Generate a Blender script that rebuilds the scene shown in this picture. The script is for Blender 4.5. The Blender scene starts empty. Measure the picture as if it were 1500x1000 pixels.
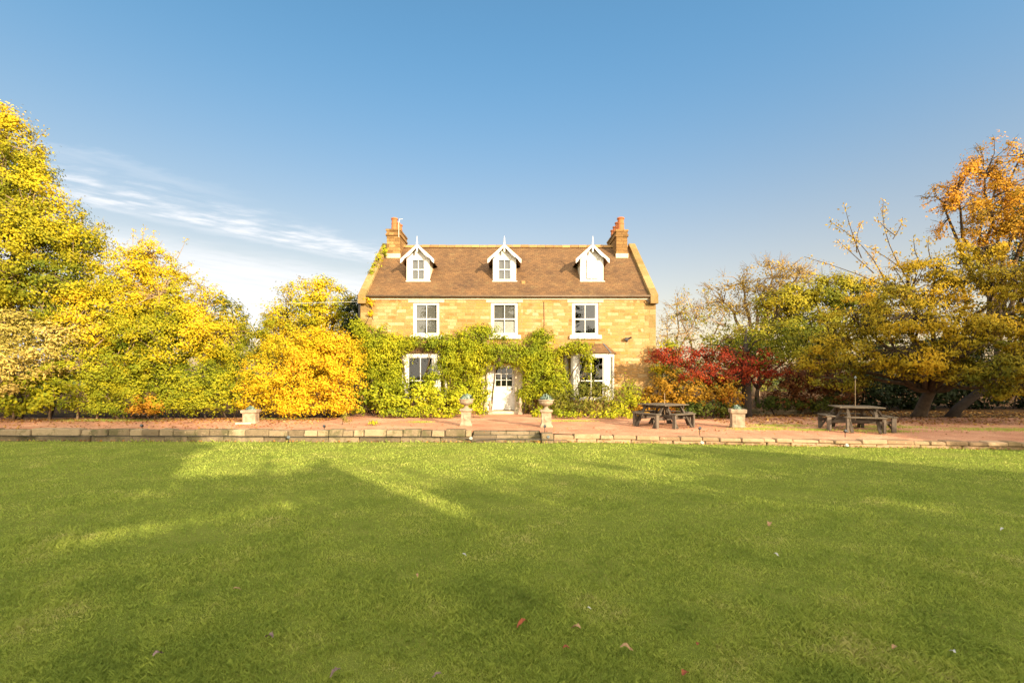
import bpy, math, random
import numpy as np
from mathutils import Vector

# ------------------------------------------------------------------ camera, sky, sun, exposure
S = bpy.context.scene
COL = S.collection
R = math.radians
F = 708.0            # focal length of a 1500 px wide picture (17 mm on full frame)
HOR, CX, EYE = 551.0, 750.0, 1.70
SUN_AZ, SUN_EL = R(36), R(17)     # sun behind the camera, to its right

cam = bpy.data.objects.new('camera', bpy.data.cameras.new('camera'))
COL.objects.link(cam)
cam.location = (0, 0, EYE)
cam.rotation_euler = (R(90), 0, 0)
cam.data.sensor_width = 36
cam.data.lens = 36 * F / 1500
cam.data.shift_y = (HOR - 500) / 1500
cam.data.clip_start = 0.05
cam.data.clip_end = 6000
S.camera = cam

S.view_settings.view_transform = 'Standard'
S.view_settings.look = 'None'
S.view_settings.gamma = 1
S.view_settings.exposure = 1.6

sun = bpy.data.objects.new('sun', bpy.data.lights.new('sun', 'SUN'))
COL.objects.link(sun)
sun.data.energy = 3.45
sun.data.angle = R(0.53)
sun.data.color = (1.0, 0.80, 0.55)
to_sun = Vector((math.sin(SUN_AZ) * math.cos(SUN_EL), -math.cos(SUN_AZ) * math.cos(SUN_EL), math.sin(SUN_EL)))
sun.rotation_euler = to_sun.to_track_quat('Z', 'Y').to_euler()

world = bpy.data.worlds.new('World')
S.world = world
world.use_nodes = True
wt = world.node_tree
wt.nodes.clear()


class NT:
    """small helper round a node tree"""
    def __init__(s, t):
        s.t = t

    def n(s, kind, **kw):
        nd = s.t.nodes.new(kind)
        for k, v in kw.items():
            if k.startswith('i_'):
                nd.inputs[k[2:].replace('_', ' ')].default_value = v
            else:
                setattr(nd, k, v)
        return nd

    def put(s, sock, v):
        if hasattr(v, 'is_output'):
            s.t.links.new(v, sock)
        else:
            sock.default_value = v

    def m(s, op, a, b=0.0, c=0.0, clamp=False):
        nd = s.t.nodes.new('ShaderNodeMath')
        nd.operation = op
        nd.use_clamp = clamp
        for i, v in enumerate((a, b, c)):
            s.put(nd.inputs[i], v)
        return nd.outputs[0]

    def ss(s, v, a, b):                      # smoothstep of v from a to b
        nd = s.t.nodes.new('ShaderNodeMapRange')
        nd.interpolation_type = 'SMOOTHSTEP'
        s.put(nd.inputs[0], v)
        nd.inputs[1].default_value = a
        nd.inputs[2].default_value = b
        return nd.outputs[0]

    def mix(s, f, a, b, mode='MIX'):
        nd = s.t.nodes.new('ShaderNodeMix')
        nd.data_type = 'RGBA'
        nd.blend_type = mode
        s.put(nd.inputs[0], f)
        for sock, v in ((nd.inputs[6], a), (nd.inputs[7], b)):
            if not hasattr(v, 'is_output') and len(v) == 3:
                v = (*v, 1)
            s.put(sock, v)
        return nd.outputs[2]

    def noise(s, vec, scale, detail=4, rough=.55, out='Fac'):
        nd = s.t.nodes.new('ShaderNodeTexNoise')
        nd.inputs['Scale'].default_value = scale
        nd.inputs['Detail'].default_value = detail
        nd.inputs['Roughness'].default_value = rough
        if vec is not None:
            s.t.links.new(vec, nd.inputs['Vector'])
        return nd.outputs[out]

    def ramp(s, f, stops):
        nd = s.t.nodes.new('ShaderNodeValToRGB')
        cr = nd.color_ramp
        while len(cr.elements) < len(stops):
            cr.elements.new(0.5)
        for e, (p, c) in zip(cr.elements, stops):
            e.position = p
            e.color = (*c, 1)
        s.t.links.new(f, nd.inputs[0])
        return nd.outputs[0]

    def link(s, a, b):
        s.t.links.new(a, b)


w = NT(wt)
sky = w.n('ShaderNodeTexSky', sky_type='NISHITA', sun_disc=False)
sky.sun_elevation = SUN_EL
sky.sun_rotation = math.atan2(to_sun.x, to_sun.y)
sky.air_density = 1.0
sky.dust_density = 1.6
sky.ozone_density = 1.6
tc = w.n('ShaderNodeTexCoord')
sep = w.n('ShaderNodeSeparateXYZ')
w.link(tc.outputs['Generated'], sep.inputs[0])
zz = w.m('MAXIMUM', sep.outputs[2], 0.02)
px_, py_ = w.m('DIVIDE', sep.outputs[0], zz), w.m('DIVIDE', sep.outputs[1], zz)
q_ = w.m('ADD', w.m('MULTIPLY', px_, -.77), w.m('MULTIPLY', py_, .64))     # across the cirrus bands
t_ = w.m('ADD', w.m('MULTIPLY', px_, .64), w.m('MULTIPLY', py_, .77))      # along them
cv = w.n('ShaderNodeCombineXYZ')
w.link(w.m('MULTIPLY', t_, 1.1), cv.inputs[0])
w.link(w.m('MULTIPLY', q_, 3.2), cv.inputs[1])
n1 = w.noise(cv.outputs[0], 1.6, 7, .62)
n2 = w.noise(cv.outputs[0], .55, 5, .6)
cv2 = w.n('ShaderNodeCombineXYZ')
w.link(w.m('MULTIPLY', t_, 2.0), cv2.inputs[0])
w.link(w.m('ADD', w.m('MULTIPLY', q_, 2.2), w.m('MULTIPLY', t_, 1.4)), cv2.inputs[1])
n3 = w.noise(cv2.outputs[0], 2.2, 6, .6)
qn = w.m('ADD', q_, w.m('MULTIPLY', w.m('SUBTRACT', n3, .5), .45))
def band(a, b, c, d):
    return w.m('MULTIPLY', w.ss(qn, a, b), w.m('SUBTRACT', 1.0, w.ss(qn, c, d)))
streak = w.m('MULTIPLY', band(2.95, 3.5, 3.6, 3.85), w.m('MULTIPLY', w.m('MULTIPLY', w.ss(n1, .30, .62), w.m('ADD', .35, w.m('MULTIPLY', .65, w.ss(n3, .38, .62)))), w.m('SUBTRACT', 1.0, w.ss(t_, 2.6, 4.2))))
faint = w.m('MULTIPLY', band(2.75, 2.9, 2.95, 3.1), w.m('MULTIPLY', w.ss(n2, .3, .7), w.m('MULTIPLY', .5, w.m('SUBTRACT', 1.0, w.ss(t_, .2, 1.4)))))
sheet = w.m('MULTIPLY', w.ss(qn, 3.8, 4.9), w.m('MULTIPLY', w.m('ADD', .58, w.m('MULTIPLY', .42, w.ss(n1, .30, .62))), w.m('SUBTRACT', 1.0, w.ss(t_, 3.2, 7.5))))
cl = w.m('MAXIMUM', w.m('MAXIMUM', w.m('MULTIPLY', streak, 1.0), faint), w.m('MULTIPLY', sheet, .92), clamp=True)
front = w.m('MULTIPLY', w.ss(sep.outputs[1], .05, .2), w.ss(sep.outputs[2], .0, .04))
cl = w.m('MULTIPLY', cl, front)
SKY_STR = 0.15
elev = w.ss(sep.outputs[2], .12, .62)
tint = w.mix(elev, (.57, .43, .355), (.325, .525, .585))
side = w.ss(sep.outputs[0], -.6, .7)                            # the sky is paler towards the right
tint = w.mix(1.0, tint, w.mix(side, (.97, .90, .83), (1.30, 1.22, 1.15)), 'MULTIPLY')           # hazy low sky, deep blue above
tint = w.mix(w.ss(sep.outputs[1], -.15, .25), (1.0, .95, .9), tint)
skyc = w.mix(1.0, sky.outputs[0], tint, 'MULTIPLY')
fill_cloud = w.m('MULTIPLY', w.m('SUBTRACT', 1.0, w.ss(sep.outputs[1], -.3, .15)), .85)     # unseen bright cloud added behind the camera, warm fill for the shaded lawn
skyc = w.mix(fill_cloud, skyc, (7.4, 6.5, 5.0))
ccol = w.mix(cl, skyc, (2.3, 2.33, 2.4))
bg = w.n('ShaderNodeBackground')
bg.inputs[1].default_value = SKY_STR
w.link(ccol, bg.inputs[0])
wo = w.n('ShaderNodeOutputWorld')
w.link(bg.outputs[0], wo.inputs[0])

S.cycles.max_bounces = 6
S.cycles.diffuse_bounces = 3
S.cycles.glossy_bounces = 3
S.cycles.transmission_bounces = 4
S.cycles.transparent_max_bounces = 8
S.cycles.use_denoising = True

# ------------------------------------------------------------------ helpers
def W(px, py, d):
    """a point of the place from where the photograph shows it and how far off it stands"""
    return Vector(((px - CX) / F * d, d, EYE + (HOR - py) / F * d))


def tag(o, label=None, cat=None, group=None, kind=None):
    for k, v in (('label', label), ('category', cat), ('group', group), ('kind', kind)):
        if v:
            o[k] = v
    return o


def empty(name, loc, label=None, cat=None, group=None, rz=0):
    o = bpy.data.objects.new(name, None)
    COL.objects.link(o)
    o.location = loc
    o.rotation_euler = (0, 0, rz)
    o.empty_display_size = .2
    return tag(o, label, cat, group)


def top(o):
    while o.parent:
        o = o.parent
    return o


class MB:
    def __init__(s):
        s.v, s.f = [], []

    def face(s, *pts):
        i = len(s.v)
        s.v += [tuple(p) for p in pts]
        s.f.append(tuple(range(i, i + len(pts))))
        return s

    def hexa(s, b, t):
        """8 corners: 4 bottom (counter-clockwise from above), 4 top"""
        i = len(s.v)
        s.v += [tuple(p) for p in b] + [tuple(p) for p in t]
        s.f += [(i + 3, i + 2, i + 1, i), (i + 4, i + 5, i + 6, i + 7)]
        for k in range(4):
            j = (k + 1) % 4
            s.f.append((i + k, i + j, i + 4 + j, i + 4 + k))
        return s

    def box(s, x0, x1, y0, y1, z0, z1):
        q = [(x0, y0), (x1, y0), (x1, y1), (x0, y1)]
        return s.hexa([(*p, z0) for p in q], [(*p, z1) for p in q])

    def beam(s, a, b, wd, ht, up=(0, 0, 1)):
        a, b = Vector(a), Vector(b)
        d = (b - a).normalized()
        u = Vector(up)
        if abs(d.dot(u)) > .98:
            u = Vector((0, 1, 0))
        x = d.cross(u).normalized() * wd / 2
        y = x.cross(d).normalized() * ht / 2
        return s.hexa([a - x - y, a - x + y, a + x + y, a + x - y], [b - x - y, b - x + y, b + x + y, b + x - y])

    def tube(s, pts, rad, n=6, cap=True):
        pts = [Vector(p) for p in pts]
        if not hasattr(rad, '__len__'):
            rad = [rad] * len(pts)
        base = len(s.v)
        ref = Vector((.31, .87, .39))
        for k, p in enumerate(pts):
            d = (pts[min(k + 1, len(pts) - 1)] - pts[max(k - 1, 0)])
            if d.length < 1e-6:
                d = Vector((0, 0, 1))
            d.normalize()
            x = d.cross(ref)
            if x.length < .1:
                x = d.cross(Vector((1, 0, 0)))
            x.normalize()
            y = d.cross(x)
            for j in range(n):
                a = 2 * math.pi * j / n
                s.v.append(tuple(p + (x * math.cos(a) + y * math.sin(a)) * rad[k]))
        for k in range(len(pts) - 1):
            for j in range(n):
                j2 = (j + 1) % n
                a, b = base + k * n, base + (k + 1) * n
                s.f.append((a + j, a + j2, b + j2, b + j))
        if cap:
            s.f.append(tuple(base + j for j in range(n))[::-1])
            s.f.append(tuple(base + (len(pts) - 1) * n + j for j in range(n)))
        return s

    def lathe(s, prof, c=(0, 0, 0), n=20, square=False):
        base = len(s.v)
        if square:
            n = 4
        for r, z in prof:
            for j in range(n):
                a = 2 * math.pi * j / n + (math.pi / 4 if square else 0)
                q = r * (math.sqrt(2) if square else 1)
                s.v.append((c[0] + q * math.cos(a), c[1] + q * math.sin(a), c[2] + z))
        for k in range(len(prof) - 1):
            for j in range(n):
                j2 = (j + 1) % n
                a, b = base + k * n, base + (k + 1) * n
                s.f.append((a + j, a + j2, b + j2, b + j))
        s.f.append(tuple(base + j for j in range(n))[::-1])
        s.f.append(tuple(base + (len(prof) - 1) * n + j for j in range(n)))
        return s

    def build(s, name, mat, parent=None, bevel=0, smooth=False, local=False):
        me = bpy.data.meshes.new(name)
        v = s.v
        if parent is not None and not local:
            o3 = top(parent).location
            v = [(a - o3.x, b - o3.y, c - o3.z) for a, b, c in v]
        me.from_pydata(v, [], s.f)
        me.materials.append(mat)
        if smooth:
            me.polygons.foreach_set('use_smooth', [True] * len(me.polygons))
        me.update()
        o = bpy.data.objects.new(name, me)
        COL.objects.link(o)
        if parent is not None:
            o.parent = parent
        if bevel:
            b = o.modifiers.new('bevel', 'BEVEL')
            b.width = bevel
            b.segments = 2
            b.limit_method = 'ANGLE'
        return o


def np_mesh(name, verts, nper, mat, parent=None, rnd=None, smooth=False):
    """mesh of separate n-gons (n vertices each) with a per-face random value"""
    verts = np.asarray(verts, dtype=np.float32).reshape(-1, 3)
    if parent is not None:
        verts = verts - np.array(top(parent).location, dtype=np.float32)
    nv = len(verts)
    nf = nv // nper
    me = bpy.data.meshes.new(name)
    me.vertices.add(nv)
    me.vertices.foreach_set('co', verts.ravel())
    me.loops.add(nv)
    me.loops.foreach_set('vertex_index', np.arange(nv, dtype=np.int32))
    me.polygons.add(nf)
    me.polygons.foreach_set('loop_start', np.arange(0, nv, nper, dtype=np.int32))
    me.update(calc_edges=True)
    a = me.attributes.new('tone', 'FLOAT', 'FACE')
    if rnd is None:
        rnd = np.random.default_rng(nv).random(nf)
    a.data.foreach_set('value', np.asarray(rnd, dtype=np.float32))
    me.materials.append(mat)
    o = bpy.data.objects.new(name, me)
    COL.objects.link(o)
    if parent is not None:
        o.parent = parent
    return o


def copy_tree(o, parent=None):
    c = o.copy()
    COL.objects.link(c)
    if parent is not None:
        c.parent = parent
    for ch in list(o.children):
        copy_tree(ch, c)
    return c


# ------------------------------------------------------------------ materials
def new_mat(name):
    m = bpy.data.materials.new(name)
    m.use_nodes = True
    m.node_tree.nodes.clear()
    t = NT(m.node_tree)
    out = t.n('ShaderNodeOutputMaterial')
    p = t.n('ShaderNodeBsdfPrincipled')
    t.link(p.outputs[0], out.inputs[0])
    return m, t, p, out


def bump(t, p, h, strength=.4, dist=.02):
    b = t.n('ShaderNodeBump')
    b.inputs['Strength'].default_value = strength
    b.inputs['Distance'].default_value = dist
    t.link(h, b.inputs['Height'])
    t.link(b.outputs[0], p.inputs['Normal'])


def plain(name, c1, c2=None, rough=.6, scale=6, bmp=.15, metal=0.0, spec=.4, detail=5):
    """a surface whose own colour wanders between two tones"""
    m, t, p, _ = new_mat(name)
    c2 = c2 or tuple(x * .8 for x in c1)
    co = t.n('ShaderNodeTexCoord').outputs['Object']
    n = t.noise(co, scale, detail, .6)
    t.link(t.ramp(n, [(.3, c2), (.7, c1)]), p.inputs['Base Color'])
    p.inputs['Roughness'].default_value = rough
    p.inputs['Metallic'].default_value = metal
    p.inputs['Specular IOR Level'].default_value = spec
    if bmp:
        bump(t, p, t.noise(co, scale * 5, 4, .6), bmp, .01)
    return m


def wall_uv(t):
    co = t.n('ShaderNodeTexCoord').outputs['Object']
    s = t.n('ShaderNodeSeparateXYZ')
    t.link(co, s.inputs[0])
    g = t.n('ShaderNodeNewGeometry')
    sn = t.n('ShaderNodeSeparateXYZ')
    t.link(g.outputs['Normal'], sn.inputs[0])
    side = t.m('GREATER_THAN', t.m('ABSOLUTE', sn.outputs[0]), .6)
    u = t.m('ADD', t.m('MULTIPLY', s.outputs[0], t.m('SUBTRACT', 1.0, side)), t.m('MULTIPLY', s.outputs[1], side))
    c = t.n('ShaderNodeCombineXYZ')
    t.link(u, c.inputs[0])
    return co, s, u, c


def stone_mat(name, ca, cb, mortar, bw=.42, rh=.2, ms=.014, stain=None, seed=0.0):
    m, t, p, _ = new_mat(name)
    co, s, u, c = wall_uv(t)
    z = s.outputs[2]
    wob = t.m('MULTIPLY', t.m('SUBTRACT', t.noise(co, 3.0, 3), .5), .05)
    t.link(t.m('ADD', z, wob), c.inputs[1])
    br = t.n('ShaderNodeTexBrick')
    br.offset_frequency = 2
    br.squash = .72
    br.squash_frequency = 3
    for k, v in (('Scale', 1.0), ('Mortar Size', ms), ('Mortar Smooth', .3), ('Bias', 0.0), ('Brick Width', bw), ('Row Height', rh)):
        br.inputs[k].default_value = v
    br.inputs['Color1'].default_value = (0, 0, 0, 1)
    br.inputs['Color2'].default_value = (1, 1, 1, 1)
    br.inputs['Mortar'].default_value = (.5, .5, .5, 1)
    t.link(c.outputs[0], br.inputs['Vector'])
    nb = t.noise(co, 5.0 + seed, 6, .65)
    brc, brf = br.outputs['Color'], br.outputs['Fac']
    if bw < 1:                                # longer and shorter blocks in patches
        b2 = t.n('ShaderNodeTexBrick')
        b2.offset_frequency = 2
        b2.squash = 1.5
        b2.squash_frequency = 2
        for k in ('Scale', 'Mortar Size', 'Mortar Smooth', 'Bias', 'Row Height'):
            b2.inputs[k].default_value = br.inputs[k].default_value
        b2.inputs['Brick Width'].default_value = bw * .7
        for k in ('Color1', 'Color2', 'Mortar'):
            b2.inputs[k].default_value = br.inputs[k].default_value
        t.link(c.outputs[0], b2.inputs['Vector'])
        msk = t.m('GREATER_THAN', t.noise(co, 1.3, 2), .5)
        brc = t.mix(msk, brc, b2.outputs['Color'])
        brf = t.m('ADD', t.m('MULTIPLY', brf, t.m('SUBTRACT', 1.0, msk)), t.m('MULTIPLY', b2.outputs['Fac'], msk))
    tone = t.m('ADD', t.m('MULTIPLY', brc, .5), t.m('ADD', t.m('MULTIPLY', nb, .35), t.m('MULTIPLY', t.noise(co, 1.1, 4, .6), .22)))
    colr = t.ramp(tone, [(.12, cb), (.45, tuple((a + b) / 2 for a, b in zip(ca, cb))), (.72, ca), (.98, tuple(min(1, x * 1.35 + .04) for x in ca))])
    if name == 'house_stone':                 # every stone its own tone: rust, tan, gold and cream
        v = t.m('ADD', t.m('MULTIPLY', brc, .62), t.m('ADD', t.m('MULTIPLY', nb, .36), t.m('MULTIPLY', t.noise(co, 1.1, 4, .6), .22)))
        colr = t.ramp(v, [(.10, (.21, .095, .028)), (.30, (.30, .155, .05)), (.48, (.37, .22, .085)), (.62, (.38, .205, .06)), (.80, (.42, .275, .125)), (.97, (.50, .38, .22))])
    if stain:
        f = t.ss(t.noise(co, .55, 5, .62), .5, .72)
        colr = t.mix(t.m('MULTIPLY', f, .55), colr, stain)
    colr = t.mix(t.m('MULTIPLY', brf, .6), colr, mortar)
    t.link(colr, p.inputs['Base Color'])
    p.inputs['Roughness'].default_value = .9
    p.inputs['Specular IOR Level'].default_value = .15
    h = t.m('ADD', t.m('MULTIPLY', brf, -1.0), t.m('MULTIPLY', t.noise(co, 14, 5, .65), 1.1))
    bump(t, p, h, .7, .03)
    return m


def tile_mat():
    m, t, p, _ = new_mat('clay_tiles')
    co, s, u, c = wall_uv(t)
    t.link(t.m('MULTIPLY', s.outputs[2], 1.55), c.inputs[1])
    br = t.n('ShaderNodeTexBrick')
    for k, v in (('Scale', 1.0), ('Mortar Size', .012), ('Mortar Smooth', .2), ('Brick Width', .21), ('Row Height', .155)):
        br.inputs[k].default_value = v
    br.inputs['Color1'].default_value = (0, 0, 0, 1)
    br.inputs['Color2'].default_value = (1, 1, 1, 1)
    br.inputs['Mortar'].default_value = (.35, .35, .35, 1)
    t.link(c.outputs[0], br.inputs['Vector'])
    n = t.noise(co, .8, 6, .65)
    n2 = t.noise(co, 9, 4, .6)
    tone = t.m('ADD', t.m('MULTIPLY', br.outputs['Color'], .2), t.m('ADD', t.m('MULTIPLY', n, .62), t.m('MULTIPLY', n2, .26)))
    colr = t.ramp(tone, [(.28, (.07, .04, .022)), (.5, (.142, .078, .034)), (.70, (.205, .11, .044)), (.92, (.29, .175, .08))])
    lich = t.m('MULTIPLY', t.ss(t.noise(co, 2.2, 8, .72), .52, .68), .3)
    colr = t.mix(lich, colr, (.27, .20, .085))
    drk = t.m('MULTIPLY', t.ss(t.noise(co, 1.3, 6, .7), .56, .7), .3)
    colr = t.mix(drk, colr, (.09, .055, .035))
    spots = t.m('MULTIPLY', t.ss(t.noise(co, 13, 3, .6), .68, .76), t.ss(t.noise(co, .9, 3), .45, .62))
    colr = t.mix(t.m('MULTIPLY', spots, .7), colr, (.45, .38, .26))
    colr = t.mix(t.m('MULTIPLY', br.outputs['Fac'], .35), colr, (.08, .045, .025))
    t.link(colr, p.inputs['Base Color'])
    p.inputs['Roughness'].default_value = .75
    p.inputs['Specular IOR Level'].default_value = .3
    row = t.m('FRACT', t.m('DIVIDE', t.m('MULTIPLY', s.outputs[2], 1.55), .155))
    h = t.m('ADD', t.m('MULTIPLY', row, -1.0), t.m('ADD', t.m('MULTIPLY', br.outputs['Fac'], -.6), t.m('MULTIPLY', n2, .5)))
    bump(t, p, h, .6, .03)
    return m


def leaf_mat(name, stops, trans=.25, noise_scale=.45, patch=.55):
    m, t, p, out = new_mat(name)
    a = t.n('ShaderNodeAttribute', attribute_name='tone', attribute_type='GEOMETRY')
    co = t.n('ShaderNodeTexCoord').outputs['Object']
    n = t.noise(co, noise_scale, 4, .6)
    v = t.m('ADD', t.m('MULTIPLY', a.outputs['Fac'], 1 - patch), t.m('MULTIPLY', t.m('ADD', t.m('MULTIPLY', t.m('SUBTRACT', n, .5), 2.2), .5), patch))
    k = len(stops)
    colr = t.ramp(v, [(.12 + .76 * i / max(1, k - 1), c) for i, c in enumerate(stops)])
    t.link(colr, p.inputs['Base Color'])
    p.inputs['Roughness'].default_value = .6
    p.inputs['Specular IOR Level'].default_value = .1
    tr = t.n('ShaderNodeBsdfTranslucent')
    t.link(colr, tr.inputs[0])
    mx = t.n('ShaderNodeMixShader')
    mx.inputs[0].default_value = trans
    t.link(p.outputs[0], mx.inputs[1])
    t.link(tr.outputs[0], mx.inputs[2])
    t.link(mx.outputs[0], out.inputs[0])
    return m


def glass_mat(name='window_glass', refl=.10):
    m, t, p, out = new_mat(name)
    m.node_tree.nodes.remove(p)
    tr = t.n('ShaderNodeBsdfTransparent')
    tr.inputs[0].default_value = (.72, .74, .72, 1)
    gl = t.n('ShaderNodeBsdfGlossy')
    gl.inputs[0].default_value = (.9, .92, .95, 1)
    gl.inputs['Roughness'].default_value = .015
    co = t.n('ShaderNodeTexCoord').outputs['Object']
    b = t.n('ShaderNodeBump')
    b.inputs['Strength'].default_value = .06
    b.inputs['Distance'].default_value = .02
    t.link(t.noise(co, 2.2, 2), b.inputs['Height'])
    t.link(b.outputs[0], gl.inputs['Normal'])
    mx = t.n('ShaderNodeMixShader')
    mx.inputs[0].default_value = refl
    t.link(tr.outputs[0], mx.inputs[1])
    t.link(gl.outputs[0], mx.inputs[2])
    t.link(mx.outputs[0], out.inputs[0])
    return m


def ground_mat(name, stops, scale=3.0, fine=60, bmp=.5, patch=.5):
    m, t, p, _ = new_mat(name)
    co = t.n('ShaderNodeTexCoord').outputs['Object']
    n = t.m('ADD', t.m('MULTIPLY', t.noise(co, scale, 6, .65), patch * 1.2), t.m('MULTIPLY', t.noise(co, fine, 4, .7), (1 - patch) * 1.1))
    k = len(stops)
    t.link(t.ramp(n, [(.3 + .42 * i / max(1, k - 1), c) for i, c in enumerate(stops)]), p.inputs['Base Color'])
    p.inputs['Roughness'].default_value = .95
    p.inputs['Specular IOR Level'].default_value = .1
    bump(t, p, t.m('ADD', t.noise(co, fine, 4, .7), t.m('MULTIPLY', t.noise(co, fine * .25, 3), .6)), bmp, .03)
    return m


M = dict(
    stone=stone_mat('house_stone', (.40, .262, .112), (.27, .145, .048), (.41, .30, .17), .43, .15, .011, stain=(.42, .29, .15)),
    chimney=stone_mat('chimney_stone', (.33, .19, .07), (.13, .07, .025), (.08, .05, .025), .5, .16, seed=1.0),
    coping=stone_mat('coping_stone', (.36, .245, .105), (.20, .135, .055), (.25, .18, .09), .8, .5, seed=2.0, stain=(.20, .18, .06)),
    garden=stone_mat('garden_wall_stone', (.44, .36, .25), (.22, .17, .11), (.16, .13, .09), 5, 5, .0, stain=(.20, .19, .13), seed=3.0),
    rubble=stone_mat('rubble_stone', (.34, .30, .23), (.17, .145, .11), (.12, .1, .08), .38, .14, .02, seed=4.0),
    dressed=plain('dressed_stone', (.62, .54, .40), (.50, .41, .28), .85, 4),
    urnstone=plain('urn_stone', (.42, .33, .23), (.19, .145, .095), .9, 6, .4),
    tiles=tile_mat(),
    ridge=plain('ridge_tile', (.40, .25, .11), (.26, .15, .07), .8, 3),
    white=plain('white_paint', (.74, .73, .69), (.56, .54, .49), .5, 4, .08),
    cream=plain('cream_paint', (.74, .68, .56), (.60, .54, .43), .5, 5, .05),
    gutter=plain('gutter_paint', (.17, .12, .075), (.10, .07, .045), .5, 3, .05),
    dark=plain('dark_metal', (.03, .03, .035), (.015, .015, .018), .45, 8, .05),
    lead=plain('grey_lead', (.16, .17, .19), (.10, .105, .12), .5, 6, .1),
    pot=plain('terracotta', (.50, .17, .055), (.33, .10, .035), .8, 5, .2),
    blind=plain('window_blind', (.17, .165, .155), (.14, .135, .125), .8, 3, 0),
    board=plain('white_board', (.66, .65, .62), (.50, .49, .47), .7, 3, 0),
    room=plain('dark_room', (.05, .042, .035), (.03, .026, .022), .9, 1, 0),
    glass=glass_mat(),
    glassdark=glass_mat('bay_glass', .07),
    wood=plain('weathered_wood', (.10, .077, .055), (.045, .035, .026), .85, 5, .4),
    woodend=plain('weathered_wood_pale', (.17, .135, .10), (.08, .065, .05), .85, 5, .4),
    bark=plain('brown_bark', (.105, .072, .043), (.04, .028, .018), .95, 7, .6),
    barkpale=plain('pale_bark', (.38, .27, .16), (.22, .15, .09), .95, 6, .5),
    barkdark=plain('dark_bark', (.05, .037, .027), (.025, .018, .013), .95, 8, .6),
    lampwhite=plain('lamp_white', (.75, .73, .68), (.6, .58, .52), .4, 9, 0),
    lampgrey=plain('lamp_grey', (.20, .24, .26), (.12, .15, .16), .5, 9, 0),
    gravel=ground_mat('pink_gravel', [(.21, .09, .055), (.39, .175, .105), (.53, .265, .155), (.72, .44, .28)], .7, 38, .7, .42),
    soil=ground_mat('leafy_soil', [(.03, .019, .011), (.07, .04, .018), (.17, .085, .03)], 1.5, 25, .7, .4),
    turf=ground_mat('turf', [(.12, .16, .022), (.17, .21, .03), (.24, .26, .05)], 1.1, 70, .8, .6),
    field=ground_mat('far_field', [(.06, .085, .02), (.10, .12, .03), (.13, .14, .04)], .05, 2, .3, .6),
)

def block_mat(name, ca, cb, moss=(.13, .12, .05), mossy=.5):
    m, t, p, _ = new_mat(name)
    co = t.n('ShaderNodeTexCoord').outputs['Object']
    isl = t.n('ShaderNodeNewGeometry').outputs['Random Per Island']
    n = t.noise(co, 7, 6, .7)
    v = t.m('ADD', t.m('MULTIPLY', isl, .55), t.m('MULTIPLY', n, .5))
    colr = t.ramp(v, [(.2, cb), (.5, tuple((a + b) * .5 for a, b in zip(ca, cb))), (.85, ca)])
    f = t.m('MULTIPLY', t.ss(t.noise(co, 1.7, 6, .7), .48, .62), mossy)
    colr = t.mix(f, colr, moss)
    sp = t.m('MULTIPLY', t.ss(t.noise(co, 16, 3, .6), .62, .7), .5)
    colr = t.mix(sp, colr, tuple(min(.8, x * 1.5) for x in ca))
    t.link(colr, p.inputs['Base Color'])
    p.inputs['Roughness'].default_value = .95
    p.inputs['Specular IOR Level'].default_value = .1
    bump(t, p, t.noise(co, 22, 6, .7), .8, .025)
    return m


M['garden'] = block_mat('garden_wall_stone', (.38, .29, .18), (.12, .09, .055), (.10, .095, .045), .75)
M['kerb'] = block_mat('kerb_stone', (.46, .32, .20), (.22, .145, .085), (.20, .16, .08), .5)
M['rubble'] = block_mat('rubble_stone', (.30, .235, .15), (.09, .07, .045), (.09, .085, .04), mossy=.75)
M['coping'] = block_mat('coping_stone', (.40, .275, .125), (.19, .12, .045), (.17, .15, .045), .55)
M['ridge'] = block_mat('ridge_tile', (.42, .25, .10), (.22, .12, .05), (.25, .19, .07), .4)
M['slat'] = block_mat('weathered_slats', (.20, .165, .12), (.08, .065, .05), (.11, .10, .08), .4)

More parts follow.
